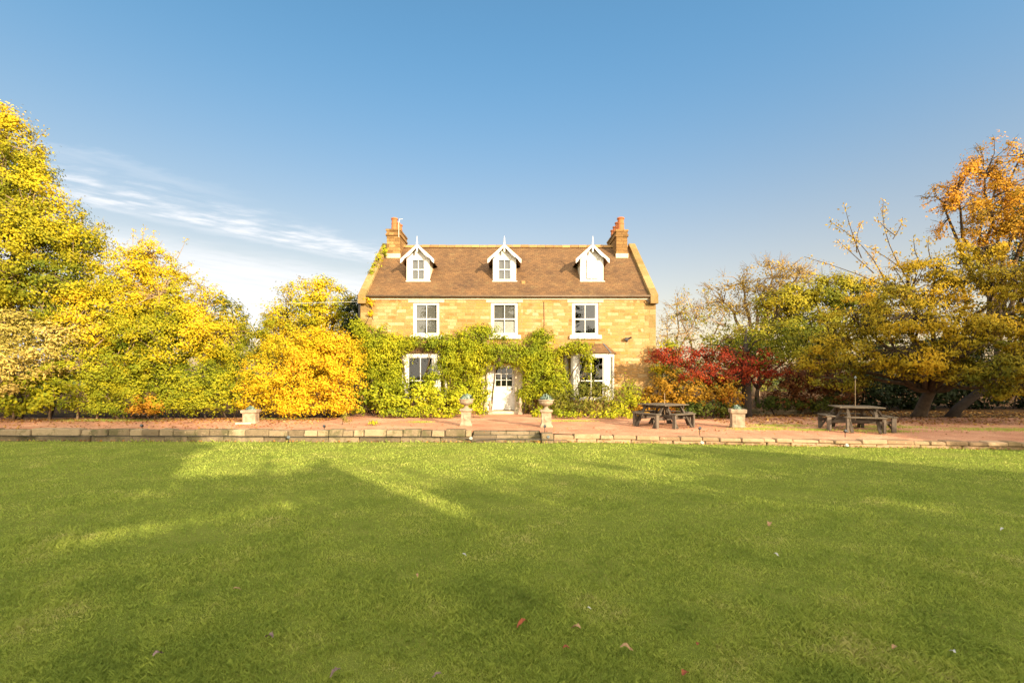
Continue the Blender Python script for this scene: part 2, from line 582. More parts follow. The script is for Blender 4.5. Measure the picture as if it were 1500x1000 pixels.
LM = dict(
    maple=leaf_mat('maple_leaves', [(.04, .07, .010), (.13, .16, .012), (.33, .29, .014), (.54, .41, .016), (.66, .40, .02)]),
    gold=leaf_mat('golden_leaves', [(.07, .10, .010), (.22, .24, .012), (.46, .37, .014), (.65, .45, .018), (.68, .36, .035)]),
    yellowgreen=leaf_mat('yellow_green_leaves', [(.045, .075, .010), (.13, .17, .012), (.28, .28, .014), (.48, .41, .018)]),
    lime=leaf_mat('wisteria_leaves', [(.07, .11, .010), (.21, .25, .014), (.38, .38, .016), (.54, .46, .022)]),
    olive=leaf_mat('olive_leaves', [(.05, .07, .012), (.10, .12, .018), (.20, .19, .025), (.33, .28, .05)]),
    tan=leaf_mat('pale_tan_leaves', [(0.146, 0.142, 0.027), (0.342, 0.283, 0.054), (0.512, 0.389, 0.099), (0.610, 0.448, 0.153)]),
    amber=leaf_mat('amber_leaves', [(.28, .24, .012), (.52, .38, .012), (.66, .41, .016), (.67, .33, .03)]),
    flame=leaf_mat('flame_leaves', [(.56, .42, .014), (.64, .39, .016), (.66, .31, .025), (.58, .22, .02)]),
    orange=leaf_mat('orange_leaves', [(.10, .09, .015), (.30, .16, .015), (.40, .22, .018), (.38, .10, .015)]),
    red=leaf_mat('red_leaves', [(.07, .05, .012), (.15, .032, .012), (.27, .03, .014), (.34, .06, .016), (.40, .20, .02)]),
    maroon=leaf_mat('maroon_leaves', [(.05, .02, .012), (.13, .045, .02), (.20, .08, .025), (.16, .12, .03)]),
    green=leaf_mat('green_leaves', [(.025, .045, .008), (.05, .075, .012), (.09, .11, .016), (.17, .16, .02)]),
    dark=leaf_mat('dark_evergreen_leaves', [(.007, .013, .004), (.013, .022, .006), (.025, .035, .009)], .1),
    cherry=leaf_mat('autumn_cherry_leaves', [(.035, .055, .008), (.12, .12, .012), (.32, .24, .016), (.56, .36, .022), (.64, .33, .03)]),
    rust=leaf_mat('rust_leaves', [(.12, .10, .014), (.38, .22, .018), (.60, .30, .025), (.64, .28, .05)]),
    ash=leaf_mat('ash_leaves', [(.04, .06, .010), (.12, .14, .012), (.30, .26, .018), (.54, .38, .02)]),
    bare=leaf_mat('thin_pale_leaves', [(0.195, 0.142, 0.036), (0.415, 0.283, 0.054), (0.537, 0.342, 0.054)]),
    succulent=leaf_mat('blue_green_leaves', [(.10, .15, .12), (.18, .25, .20), (.28, .34, .28)], .1, 4),
    litter=leaf_mat('fallen_leaves', [(.10, .045, .018), (.28, .12, .03), (.44, .24, .05), (.40, .30, .14)], .05, 1.5, .3),
    blade=leaf_mat('grass_blades', [(.18, .245, .045), (.29, .37, .065), (.40, .46, .085), (.56, .50, .20)], .3, 1.3, .5),
)

# ------------------------------------------------------------------ plants
def unit(a):
    return a / np.maximum(np.linalg.norm(a, axis=1, keepdims=True), 1e-6)


def leaf_quads(rng, p, nrm, size, aspect=.6, droop=0.0):
    n = len(p)
    nrm = unit(nrm)
    t = rng.normal(size=(n, 3))
    t[:, 2] -= droop * 2.5
    t = unit(t - nrm * np.sum(t * nrm, axis=1, keepdims=True))
    s = np.cross(nrm, t)
    L = (size * rng.uniform(.65, 1.3, n))[:, None]
    bend = nrm * L * rng.uniform(-.18, .18, n)[:, None]
    q = np.stack([p - t * L * .5, p + s * L * aspect * .5 + bend - t * L * .06, p + t * L * .5, p - s * L * aspect * .5 + bend - t * L * .06], axis=1)
    return q


def wobble(seed):
    r = np.random.default_rng(seed + 999)
    k = r.normal(size=(5, 3))
    k = k / np.linalg.norm(k, axis=1, keepdims=True)
    ph = r.uniform(0, 6.28, 5)
    def f(p, lam):
        return np.sin(p @ k.T * (6.28 / lam) + ph).sum(axis=1) / 5
    return f


def crown_clumps(rng, lobes, clump, dens, gap, seed):
    """clump centres spread through lobes, each lobe given as (centre, radii)"""
    wob = wobble(seed)
    cs, outs, ids = [], [], []
    for li, (c, r) in enumerate(lobes):
        n = max(7, int(dens * 4.6 * r[0] * r[2] / clump ** 2))
        d = unit(rng.normal(size=(n, 3)))
        # keep most clumps on the near half and the top
        flip = (d[:, 1] > .3) & (rng.random(n) < .45)
        d[flip, 1] *= -1
        rad = np.where(rng.random(n) < .62, rng.uniform(.78, 1.05, n), rng.uniform(.25, .8, n))
        rad = rad * (1 + .22 * wob(np.array(c) + d * np.array(r), max(r) * 1.3 + .3))
        p = np.array(c) + d * np.array(r) * rad[:, None]
        if gap > 0:
            keep = wob(p * 1.7, clump * 5) > (-1 + gap * 1.0) * .55
            p, d = p[keep], d[keep]
        cs.append(p)
        outs.append(d)
        ids += [li] * len(p)
    return np.concatenate(cs), np.concatenate(outs), np.array(ids)


def foliage(rng, cs, outs, clump, leaf, fill=1.0, aspect=.6, droop=0.0, flat=.75, zmin=None, spread=.5):
    per = max(6, int(fill * 6.5 * (clump / leaf) ** 2))
    n = len(cs) * per
    idx = np.repeat(np.arange(len(cs)), per)
    off = rng.normal(size=(n, 3)) * clump * spread * rng.uniform(.6, 1.3, len(cs))[idx][:, None]
    off[:, 2] *= flat
    p = cs[idx] + off
    nrm = unit(off) * .75 + outs[idx] * .6 + rng.normal(size=(n, 3)) * .3 + np.array([0, -.1, .3])
    if zmin is not None:
        k = p[:, 2] > zmin
        p, nrm, idx = p[k], nrm[k], idx[k]
    tone = np.clip(rng.random(len(p)) * .45 + .55 * rng.random(len(cs))[idx], 0, 1)
    return leaf_quads(rng, p, nrm, leaf, aspect, droop), tone


def bez(a, b, c, n):
    return [a * (1 - t) ** 2 + b * 2 * t * (1 - t) + c * t * t for t in [i / n for i in range(n + 1)]]


def plant(name, label, cat, base, lobes, leaf_m, bark_m='bark', leaf=.14, clump=.42, dens=1.0, fill=1.0,
          trunk_r=.16, fork=.35, gap=.0, seed=1, group=None, shrub=False, droop=0.0, aspect=.6, twig=.018, shoots=(),
          lean=(0, 0), spray=0, zmin=.03, limb_r=.5, flat=.75, low_shade=0.0):
    """trunk with limbs reaching into leafy lobes; lobes are (px, py, rx, ry, D[, depth radius in m]) read off the photograph"""
    rng = np.random.default_rng(seed)
    rr = random.Random(seed)
    bx, bd = base
    bz = 0.0
    b = Vector(((bx - CX) / F * bd, bd, bz))
    wl = []
    for lb in lobes:
        px, py, rx, ry, D = lb[:5]
        s = D / F
        rd = lb[5] if len(lb) > 5 else min(rx, ry * 1.3) * s
        wl.append((tuple(W(px, py, D)), (rx * s, rd, ry * s)))
    root = empty(name, b, label, cat, group)
    wood = MB()
    samples = []
    zlow = min(c[2] for c, r in wl)
    if not shrub:
        zf = max(.5, fork * zlow) if fork < 1 else fork
        f = Vector((b.x + lean[0], b.y + lean[1], zf))
        mid = (b + f) / 2 + Vector((rr.uniform(-.1, .1), rr.uniform(-.1, .1), 0))
        pts = bez(b - Vector((0, 0, .1)), mid, f, 5)
        wood.tube(pts, [trunk_r * (1.35 if i == 0 else 1.1 - .3 * i / 5) for i in range(6)], 9)
    for c, r in wl:
        cv_ = Vector(c)
        if shrub:
            st = b + Vector((rr.uniform(-.4, .4) + (cv_.x - b.x) * .8, rr.uniform(-.2, .2) + (cv_.y - b.y) * .8, -.05))
            r0 = trunk_r * .6
        else:
            st, r0 = f, trunk_r * limb_r * 1.3
        tip = cv_ + Vector((rr.uniform(-.3, .3) * r[0], rr.uniform(-.3, .3) * r[1], .35 * r[2]))
        mid = st * .5 + tip * .5 + Vector((rr.uniform(-.2, .2) * r[0], 0, .25 * r[2] + .05 * (tip - st).length))
        pts = bez(st, mid, tip, 7)
        for i in range(1, 7):
            pts[i] += Vector((rr.uniform(-1, 1), rr.uniform(-1, 1), rr.uniform(-1, 1))) * .035 * (tip - st).length
        wood.tube(pts, [r0 * (1 - .8 * i / 7) + twig * .5 for i in range(8)], 6)
        samples += pts[2:]
    cs, outs, ids = crown_clumps(rng, wl, clump, dens, gap, seed)
    cs[:, 2] = np.maximum(cs[:, 2], zmin + clump * .3)
    sa = np.array([tuple(p) for p in samples])
    for i, p in enumerate(cs):
        if shrub and i % 3:
            continue
        k = np.argmin(((sa - p) ** 2).sum(axis=1) + rr.random() * .05)
        a, e = Vector(sa[k]), Vector(p)
        mid = (a + e) / 2 + Vector((rr.uniform(-.12, .12), rr.uniform(-.12, .12), rr.uniform(0, .18))) * (e - a).length
        wood.tube([a, mid, e], [twig * 1.25, twig * .9, twig * .45], 4, cap=False)
        for _ in range(spray):
            e2 = e + Vector(outs[i]) * clump * rr.uniform(.4, 1.1) + Vector((rr.uniform(-1, 1), rr.uniform(-1, 1), rr.uniform(-.5, 1))) * clump * .7
            wood.tube([e, (e + e2) / 2 + Vector((0, 0, .05)), e2], [twig * .5, twig * .4, twig * .25], 3, cap=False)
    q, tone = foliage(rng, cs, outs, clump, leaf, fill, aspect, droop, flat, zmin)
    if low_shade:                                                # shade painted low in the crown as darker, greener leaf tone
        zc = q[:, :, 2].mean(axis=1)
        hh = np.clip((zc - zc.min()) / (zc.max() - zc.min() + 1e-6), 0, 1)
        tone = np.clip(tone * (1 - low_shade) + low_shade * hh, 0, 1)
    qs, ts = [q.reshape(-1, 3)], [tone]
    for (x0, y0, x1, y1, D) in shoots:                      # long thin leafy shoots breaking the outline
        a, e = W(x0, y0, D), W(x1, y1, D + rr.uniform(-.5, .5))
        mid = (a + e) / 2 + Vector((rr.uniform(-.22, .22) * (e - a).length, 0, .15 * (e - a).length * rr.uniform(-.6, 1)))
        pts = bez(a, mid, e, 5)
        wood.tube(pts, [twig * (1.1 - .14 * i) for i in range(6)], 4, cap=False)
        n = max(6, int((e - a).length * 34 * fill))
        tt = np.clip(rng.uniform(.15, 1, 6)[rng.integers(0, 6, n)] + rng.normal(size=n) * .045, 0, 1)
        pp = np.array([tuple(pts[int(x * 4.999)].lerp(pts[int(x * 4.999) + 1], x * 4.999 % 1)) for x in tt])
        pp += rng.normal(size=pp.shape) * leaf * .75
        q2 = leaf_quads(rng, pp, rng.normal(size=pp.shape) + np.array([0, -.5, .5]), leaf, aspect, droop)
        qs.append(q2.reshape(-1, 3))
        ts.append(rng.random(n) * .6 + .4)
    wood.build('stem' if shrub else 'trunk', M[bark_m], root, smooth=True)
    np_mesh('foliage' if shrub else 'crown', np.concatenate(qs), 4, LM[leaf_m], root, np.concatenate(ts))
    return root

# ------------------------------------------------------------------ the setting
ZL = -0.25                                   # the lawn lies a low wall below the terrace


def wall_y(x):
    """line of the garden wall's face"""
    if x < 0:
        return 14.22 + .018 * (-x)
    if x < 2.5:
        return 14.22
    return 14.22 - .132 * (x - 2.5)


STEP_X0, STEP_X1 = -1.20, .86


def setting():
    g = MB().face((-1500, -1500, -.45), (1500, -1500, -.45), (1500, 2500, -.45), (-1500, 2500, -.45)).build('ground', M['field'])
    tag(g, kind='structure')
    m = MB()
    xs = [-40 + 2 * i for i in range(41)]
    for a, b in zip(xs, xs[1:]):
        m.face((a, -45, ZL), (b, -45, ZL), (b, wall_y(b) + .15, ZL), (a, wall_y(a) + .15, ZL))
    tag(m.build('lawn', M['turf']), kind='structure')
    m = MB()
    cols = sorted(set([-40 + 1.0 * i for i in range(85)] + [STEP_X0, STEP_X1]))
    def tz(x, j):                            # the gravel sags a little to the edge on the right
        sag = -.07 * min(1, max(0, (x - 1.0) / 2)) if x > 0 else 0
        return (sag, sag * .4, 0, 0, 0)[j]
    for a, b in zip(cols, cols[1:]):
        rows = []
        for x in (a, b):
            y0 = wall_y(x) + .26
            if STEP_X0 - .01 <= a and b <= STEP_X1 + .01:
                y0 = 15.27
            rows.append([(x, y, tz(x, j)) for j, y in enumerate((y0, y0 + .8, y0 + 1.7, 20.2, 23.5))])
        for j in range(4):
            m.face(rows[0][j], rows[1][j], rows[1][j + 1], rows[0][j + 1])
    tag(m.build('gravel_terrace', M['gravel']), kind='structure')
    m = MB()
    m.face((-60, 20.0, .012), (-7.02, 20.0, .012), (-7.02, 90, .012), (-60, 90, .012))
    m.face((6.7, 21.2, .012), (12, 20.3, .012), (60, 17.2, .012), (60, 90, .012), (6.7, 90, .012))
    tag(m.build('planting_bed', M['soil']), kind='structure')
    # sloping earth that closes the terrace's outer sides
    m = MB()
    m.face((-40, 15, 0), (-40, 90, 0), (-60, 90, -.46), (-60, 15, -.46))
    tag(m.build('earth_bank', M['soil']), kind='structure')


setting()


def garden_wall(name, label, x0, x1, seed, ztop, mats=('rubble', 'garden')):
    rr = random.Random(seed)
    root = empty(name, ((x0 + x1) / 2, wall_y((x0 + x1) / 2) + .12, ZL), label, 'garden wall', 'low stone walls edging the lawn')
    for course in (0, 1):
        m = MB()
        x = x0
        while x < x1 - .05:
            wd = rr.uniform(.5, 1.3) if course == 0 else rr.uniform(.3, .8)
            e = min(x1, x + wd)
            if x1 - e < .15:
                e = x1
            z0, z1 = (ZL - .06, ZL + (ztop(x) - ZL) * .47) if course == 0 else (ZL + (ztop(x) - ZL) * .475, ztop(x) + rr.uniform(-.03, .022))
            off = rr.uniform(-.035, .03) + (0 if course else .03)
            g = rr.uniform(.002, .012) if course else rr.uniform(.001, .004)
            d = .27 if course == 0 else .30
            ya, yb = wall_y(x + g) + off, wall_y(e - g) + off
            j = lambda a: rr.uniform(-a, a)
            m.hexa([(x + g, ya + j(.012), z0), (e - g, yb + j(.012), z0), (e - g, yb + d, z0), (x + g, ya + d, z0)],
                   [(x + g + abs(j(.02)), ya + abs(j(.03)), z1 + j(.012)), (e - g - abs(j(.02)), yb + abs(j(.03)), z1 + j(.018)), (e - g, yb + d, z1 + j(.01)), (x + g, ya + d, z1 + j(.01))])
            x = e
        m.build('coping' if course else 'lower_course', M[mats[course]], root, bevel=.022)
    return root


garden_wall('garden_wall', 'long low stone wall edging the lawn left of the steps, with a black cable along it', -19.5, STEP_X0, 3, lambda x: .115)
gw = garden_wall('garden_wall', 'low flush stone edging wall right of the steps, below the picnic tables', STEP_X1 + .36, 24, 4, lambda x: -.02 if x < 3 else -.055, ('kerb', 'kerb'))
pier = MB().box(STEP_X1 + .01, STEP_X1 + .35, 14.12, 14.62, ZL - .05, .02)
pier.build('end_pier', M['garden'], gw, bevel=.02)


def steps():
    root = empty('garden_steps', (-.17, 14.7, ZL), 'worn stone garden steps in the middle of the low wall, leading up to the door', 'steps')
    rr = random.Random(5)
    for k in range(3):
        y0, z1 = 14.24 + .36 * k, ZL + .083 * (k + 1)
        m = MB()
        x = STEP_X0
        while x < STEP_X1 - .02:
            e = min(STEP_X1, x + rr.uniform(.4, .9))
            if STEP_X1 - e < .2:
                e = STEP_X1
            m.box(x + .005, e - .005, y0 + rr.uniform(-.015, .01), y0 + (.355 if k < 2 else .33), ZL - .05 if k == 0 else ZL + .083 * k - .06, z1 + rr.uniform(-.008, .006))
            x = e
        m.build('step', M['rubble'], root, bevel=.015)


steps()

# ------------------------------------------------------------------ the house
HY, XL, XR, EAVE, RT, SLOPE = 22.4, -7.02, 6.66, 5.40, 4.0, .83
BACK = HY + 2 * RT


def roof_z(t):
    return EAVE + SLOPE * t


def hx(px, d=HY):
    return (px - CX) / F * d


def hz(py, d=HY):
    return EYE + (HOR - py) / F * d


house = empty('stone_house', ((XL + XR) / 2, HY, 0), 'sandstone house with brown tiled roof, three white dormers and wisteria over the door', 'house')


def frame(m, x0, x1, z0, z1, wd, y0, y1):
    """four bars butted end to end"""
    m.box(x0, x0 + wd, y0, y1, z0, z1)
    m.box(x1 - wd, x1, y0, y1, z0, z1)
    m.box(x0 + wd, x1 - wd, y0, y1, z0, z0 + wd)
    m.box(x0 + wd, x1 - wd, y0, y1, z1 - wd, z1)


WINS = [(hx(605), hx(644)), (hx(719), hx(759)), (hx(838), hx(877))]
WZ0, WZ1 = hz(491), hz(443)
DOOR = (hx(714), hx(754), .12, 2.22)
BAYS = [-4.14, 3.58]
openings = [(a, b, WZ0, WZ1) for a, b in WINS] + [DOOR] + [(c - .85, c + .85, .75, 2.55) for c in BAYS]


def house_walls():
    m = MB()
    xs = sorted({XL, XR} | {v for o in openings for v in o[:2]})
    zs = sorted({-.05, EAVE} | {v for o in openings for v in o[2:]})
    for x0, x1 in zip(xs, xs[1:]):
        for z0, z1 in zip(zs, zs[1:]):
            cx_, cz = (x0 + x1) / 2, (z0 + z1) / 2
            if any(o[0] < cx_ < o[1] and o[2] < cz < o[3] for o in openings):
                continue
            m.face((x0, HY, z0), (x1, HY, z0), (x1, HY, z1), (x0, HY, z1))
    for x0, x1, z0, z1 in openings:
        y = HY + .3
        m.face((x0, HY, z0), (x0, HY, z1), (x0, y, z1), (x0, y, z0))
        m.face((x1, HY, z1), (x1, HY, z0), (x1, y, z0), (x1, y, z1))
        m.face((x0, HY, z0), (x0, y, z0), (x1, y, z0), (x1, HY, z0))
        m.face((x0, HY, z1), (x1, HY, z1), (x1, y, z1), (x0, y, z1))
    for x, sgn in ((XL, -1), (XR, 1)):
        p = [(x, HY, -.05), (x, BACK, -.05), (x, BACK, EAVE), (x, HY + RT, roof_z(RT) - .03), (x, HY, EAVE)]
        m.face(*(p if sgn > 0 else p[::-1]))
    m.face((XR, BACK, -.05), (XL, BACK, -.05), (XL, BACK, EAVE), (XR, BACK, EAVE))
    m.build('wall', M['stone'], house)
    # the dark rooms behind the panes
    m = MB()
    m.box(XL + .3, XR - .3, HY + .5, BACK - .3, .0, .1)
    m.box(XL + .3, XR - .3, HY + .5, BACK - .3, 2.7, 2.85)
    m.build('floor', M['room'], house)
    MB().box(XL + .3, XR - .3, HY + 3.9, HY + 4.0, .1, 5.3).build('inner_wall', M['room'], house)
    # larger dressed quoins at the corners, a touch proud of the wall
    rr = random.Random(8)
    for x, sg in ((XL, 1), (XR, -1)):
        m = MB()
        z, k = 0, 0
        while z < EAVE - .5:
            h = rr.uniform(.26, .36)
            wd = (.52, .3)[k % 2] + rr.uniform(-.04, .04)
            a, b = (x - .006, x + wd) if sg > 0 else (x - wd, x + .006)
            m.box(a, b, HY - .012, HY + .3, z + .008, z + h)
            z += h
            k += 1
        m.build('quoins', M['coping'], house, bevel=.01)


house_walls()


def roof():
    m = MB()
    e, th = .12, .05
    x0, x1 = XL + .30, XR - .30
    yr = HY + RT
    f0, f1 = (HY - e, roof_z(-e) + .055), (yr, roof_z(RT) + .03)
    for (ya, za), (yb, zb) in ((f0, f1), ((BACK + e, f0[1]), f1)):
        a, b = (x0, x1) if ya < yb else (x1, x0)
        m.face((a, ya, za), (b, ya, za), (b, yb, zb), (a, yb, zb))
        m.face((a, ya, za - th), (a, yb, zb - th), (b, yb, zb - th), (b, ya, za - th))
        m.face((a, ya, za - th), (b, ya, za - th), (b, ya, za), (a, ya, za))
    r = m.build('roof', M['tiles'], house)
    m = MB()
    rr = random.Random(2)
    x = x0
    while x < x1 - .1:
        e2 = min(x1, x + .45)
        dz = rr.uniform(-.012, .012)
        zt = roof_z(RT) + .14 + dz
        m.hexa([(x, yr - .14, zt - .16), (e2 - .012, yr - .14, zt - .16), (e2 - .012, yr + .14, zt - .16), (x, yr + .14, zt - .16)],
               [(x, yr - .05, zt), (e2 - .012, yr - .05, zt), (e2 - .012, yr + .05, zt), (x, yr + .05, zt)])
        x = e2
    m.build('ridge_tiles', M['ridge'], r, bevel=.015)
    # little vent with a lead flashing low on the roof
    m = MB()
    vx, vt = hx(768, 23.3), .9
    m.box(vx - .13, vx + .05, HY + vt - .05, HY + vt + .35, roof_z(vt) - .02, roof_z(vt) + .14)
    m.box(vx - .25, vx + .22, HY + vt - .16, HY + vt - .05, roof_z(vt - .16) - .01, roof_z(vt - .16) + .05)
    m.build('roof_vent', M['ridge'], r)
    # raised gable copings
    for x, sg in ((XL, 1), (XR, -1)):
        m = MB()
        a, b = (x - .06, x + .30) if sg > 0 else (x - .30, x + .06)
        n = 9
        for side in (0, 1):
            for k in range(n):
                t0, t1 = -.22 + (RT + .22) * k / n, -.22 + (RT + .22) * (k + 1) / n - .012
                z0, z1 = roof_z(t0), roof_z(t1)
                ya, yb = (HY + t0, HY + t1) if side == 0 else (BACK - t1, BACK - t0)
                za, zb = (z0, z1) if side == 0 else (z1, z0)
                m.hexa([(a, ya, za - .12), (b, ya, za - .12), (b, yb, zb - .12), (a, yb, zb - .12)],
                       [(a, ya, za + .24), (b, ya, za + .24), (b, yb, zb + .24), (a, yb, zb + .24)])
        # kneeler stone at the foot
        m.box(a, b, HY - .25, HY + .02, EAVE - .36, EAVE - .20)
        m.build('gable_coping', M['coping'], house, bevel=.02)
    m = MB()
    m.box(XL + .01, XR - .01, HY - .05, HY + .02, EAVE - .15, EAVE - .035)
    m.build('fascia', M['cream'], house)
    m = MB()
    m.tube([(XL - .12, HY - .17, EAVE - .01), (0, HY - .17, EAVE - .02), (XR + .06, HY - .17, EAVE - .01)], .045, 10)
    g = m.build('gutter', M['gutter'], house, smooth=True)
    m = MB()
    m.tube([(XL - .05, HY - .17, EAVE - .06), (XL - .05, HY - .06, EAVE - .42), (XL - .05, HY - .06, .1)], .04, 8)
    m.build('drainpipe', M['dark'], house, smooth=True)


roof()


def chimney(x0, x1, t0, t1, ztop, pots):
    y0, y1 = HY + t0, HY + t1
    m = MB()
    zb = roof_z(min(t0, 2 * RT - t1)) - .3
    m.box(x0, x1, y0, y1, zb, ztop - .36)
    c = m.build('chimney', M['chimney'], house, bevel=.02)
    m = MB()
    m.box(x0 - .05, x1 + .05, y0 - .05, y1 + .05, ztop - .36, ztop - .25)
    m.box(x0 - .01, x1 + .01, y0 - .01, y1 + .01, ztop - .25, ztop - .09)
    m.box(x0 - .045, x1 + .045, y0 - .045, y1 + .045, ztop - .09, ztop)
    m.build('chimney_cap', M['chimney'], c, bevel=.015)
    m = MB()
    m.box(x0 - .03, x1 + .03, y0 - .06, y0 - .003, roof_z(t0 - .06) - .05, roof_z(t0) + .22)
    m.build('flashing', M['dressed'], c)
    for k, (h, r) in enumerate(pots):
        y = y0 + .28 + (y1 - y0 - .56) * k / max(1, len(pots) - 1)
        prof = [(r * 1.12, 0), (r * 1.12, .06), (r, .09), (r * .93, h * .45), (r * .93, h * .5), (r * 1.02, h * .53), (r * .92, h * .58), (r * .88, h - .1), (r * 1.08, h - .08), (r * 1.08, h - .02), (r * .85, h), (r * .6, h - .03)]
        MB().lathe(prof, ((x0 + x1) / 2, y, ztop), 16).build('chimney_pot', M['pot'], c, smooth=False)
    return c


c1 = chimney(hx(566, 25.4), hx(585.5, 25.4), 3.05, 4.7, hz(335, 25.4), [(.66, .17), (.6, .16), (.66, .17)])
m = MB()
xa = hx(584, 25.35)
m.tube([(xa, HY + 2.97, 9.0), (xa, HY + 2.97, 9.75), (xa + .05, HY + 2.98, 9.95), (xa + .2, HY + 3.0, 9.95)], .013, 6)
m.build('aerial_mast', M['lampwhite'], c1)
chimney(hx(903, 25.4), hx(919.5, 25.4), 3.05, 5.4, hz(336, 25.4), [(.72, .185), (.66, .175), (.62, .17), (.6, .17)])


def sash_window(x0, x1, z0, z1, y, parent, pane_mat='glass', rows=2, mid=None, fr=.075, name='window', blind=None, bars=1):
    """painted frame, glazing bars, one pane sheet; y is the outer face of the frame"""
    m = MB()
    frame(m, x0, x1, z0, z1, fr, y, y + .09)
    w_ = m.build(name, M['white'], parent, bevel=.006)
    zm = mid if mid is not None else (z0 + z1) / 2
    b = MB()
    a0, a1, c0, c1_ = x0 + fr, x1 - fr, z0 + fr, z1 - fr
    b.box(a0, a1, y + .025, y + .07, zm - .028, zm + .028)
    for k in range(bars):
        xm = a0 + (a1 - a0) * (k + 1) / (bars + 1)
        b.box(xm - .016, xm + .016, y + .03, y + .065, c0, zm - .028)
        b.box(xm - .016, xm + .016, y + .03, y + .065, zm + .028, c1_)
    # inner sash stiles
    for xa_, xb_ in ((a0, a0 + .04), (a1 - .04, a1)):
        b.box(xa_, xb_, y + .032, y + .062, c0, zm - .028)
        b.box(xa_, xb_, y + .032, y + .062, zm + .028, c1_)
    b.build('glazing_bars', M['white'], w_)
    MB().face((a0, y + .05, c0), (a1, y + .05, c0), (a1, y + .05, c1_), (a0, y + .05, c1_)).build('pane', M[pane_mat], w_)
    if blind:
        zb, mt = blind
        MB().box(a0 - .02, a1 + .02, y + .13, y + .145, zb, c1_ + .02).build('blind', M[mt], w_)
    return w_


for i, (x0, x1) in enumerate(WINS):
    bl = (None, None, None)
    w_ = sash_window(x0, x1, WZ0, WZ1, HY + .045, house, 'glass', blind=[(WZ0 + .1, 'blind'), (WZ0 + .05, 'blind'), None][i], fr=.11)
    if i == 1:
        MB().box(x0 + .12, x1 - .12, HY + .15, HY + .165, WZ0 + .1, WZ0 + .66).build('white_board', M['board'], w_)
    m = MB()
    m.box(x0 - .12, x1 + .12, HY - .13, HY + .05, WZ0 - .17, WZ0)
    m.build('sill', M['white'], w_, bevel=.01)
    m = MB()
    m.box(x0 - .22, x1 + .22, HY - .02, HY + .28, WZ1, EAVE - .153)
    m.build('lintel', M['dressed'], w_, bevel=.008)


def front_door():
    x0, x1, z0, z1 = DOOR
    d0, d1 = hx(722.5), hx(752.5)
    m = MB()
    m.box(d0, d1, HY + .10, HY + .15, z0 + .02, z1 - .05)
    g0, g1, gz0, gz1 = hx(726), hx(750), hz(565.5), hz(538)
    # cut for glazing: build the leaf from four boards instead
    m = MB()
    m.box(d0, g0, HY + .10, HY + .15, z0 + .02, z1 - .05)
    m.box(g1, d1, HY + .10, HY + .15, z0 + .02, z1 - .05)
    m.box(g0, g1, HY + .10, HY + .15, z0 + .02, gz0)
    m.box(g0, g1, HY + .10, HY + .15, gz1, z1 - .05)
    dr = m.build('door', M['white'], house, bevel=.004)
    b = MB()
    for k in (1, 2):
        x = g0 + (g1 - g0) * k / 3
        b.box(x - .016, x + .016, HY + .11, HY + .145, gz0, gz1)
        z = gz0 + (gz1 - gz0) * k / 3
        for j in range(3):
            xa_ = g0 + (g1 - g0) * j / 3 + (.016 if j else 0)
            xb_ = g0 + (g1 - g0) * (j + 1) / 3 - (.016 if j < 2 else 0)
            b.box(xa_, xb_, HY + .112, HY + .142, z - .016, z + .016)
    b.build('glazing_bars', M['white'], dr)
    MB().face((g0, HY + .13, gz0), (g1, HY + .13, gz0), (g1, HY + .13, gz1), (g0, HY + .13, gz1)).build('pane', M['glassdark'], dr)
    p = MB()
    for xa_, xb_ in ((d0 + .06, (d0 + d1) / 2 - .03), ((d0 + d1) / 2 + .03, d1 - .06)):
        frame(p, xa_, xb_, z0 + .16, gz0 - .1, .03, HY + .088, HY + .099)
    p.build('door_panel', M['white'], dr)
    k = MB()
    k.lathe([(.01, 0), (.028, .015), (.03, .03), (.012, .045)], (0, 0, 0), 10)
    k.v = [(d1 - .07 + a, HY + .10 - c, 1.12 + b_) for a, b_, c in k.v]
    k.build('handle', M['dark'], dr, smooth=True)
    m = MB()
    m.box(x0, d0 - .005, HY + .04, HY + .16, z0, z1)
    m.box(d1 + .005, x1, HY + .06, HY + .16, z0, z1)
    m.box(d0 - .005, d1 + .005, HY + .06, HY + .16, z1 - .045, z1)
    m.build('door_frame', M['white'], dr, bevel=.006)
    m = MB()
    m.box(hx(705), x0 - .005, HY - .09, HY + .04, .0, z1 + .12)
    m.box(x1 + .005, hx(766), HY - .09, HY + .04, .0, z1 + .12)
    m.box(hx(705), hx(766), HY - .1, HY + .04, z1 + .123, z1 + .38)
    m.build('door_surround', M['dressed'], house, bevel=.015)
    m = MB()
    m.box(hx(708), hx(762), HY - .55, HY + .09, -.02, .11)
    m.build('doorstep', M['dressed'], house, bevel=.02)


front_door()


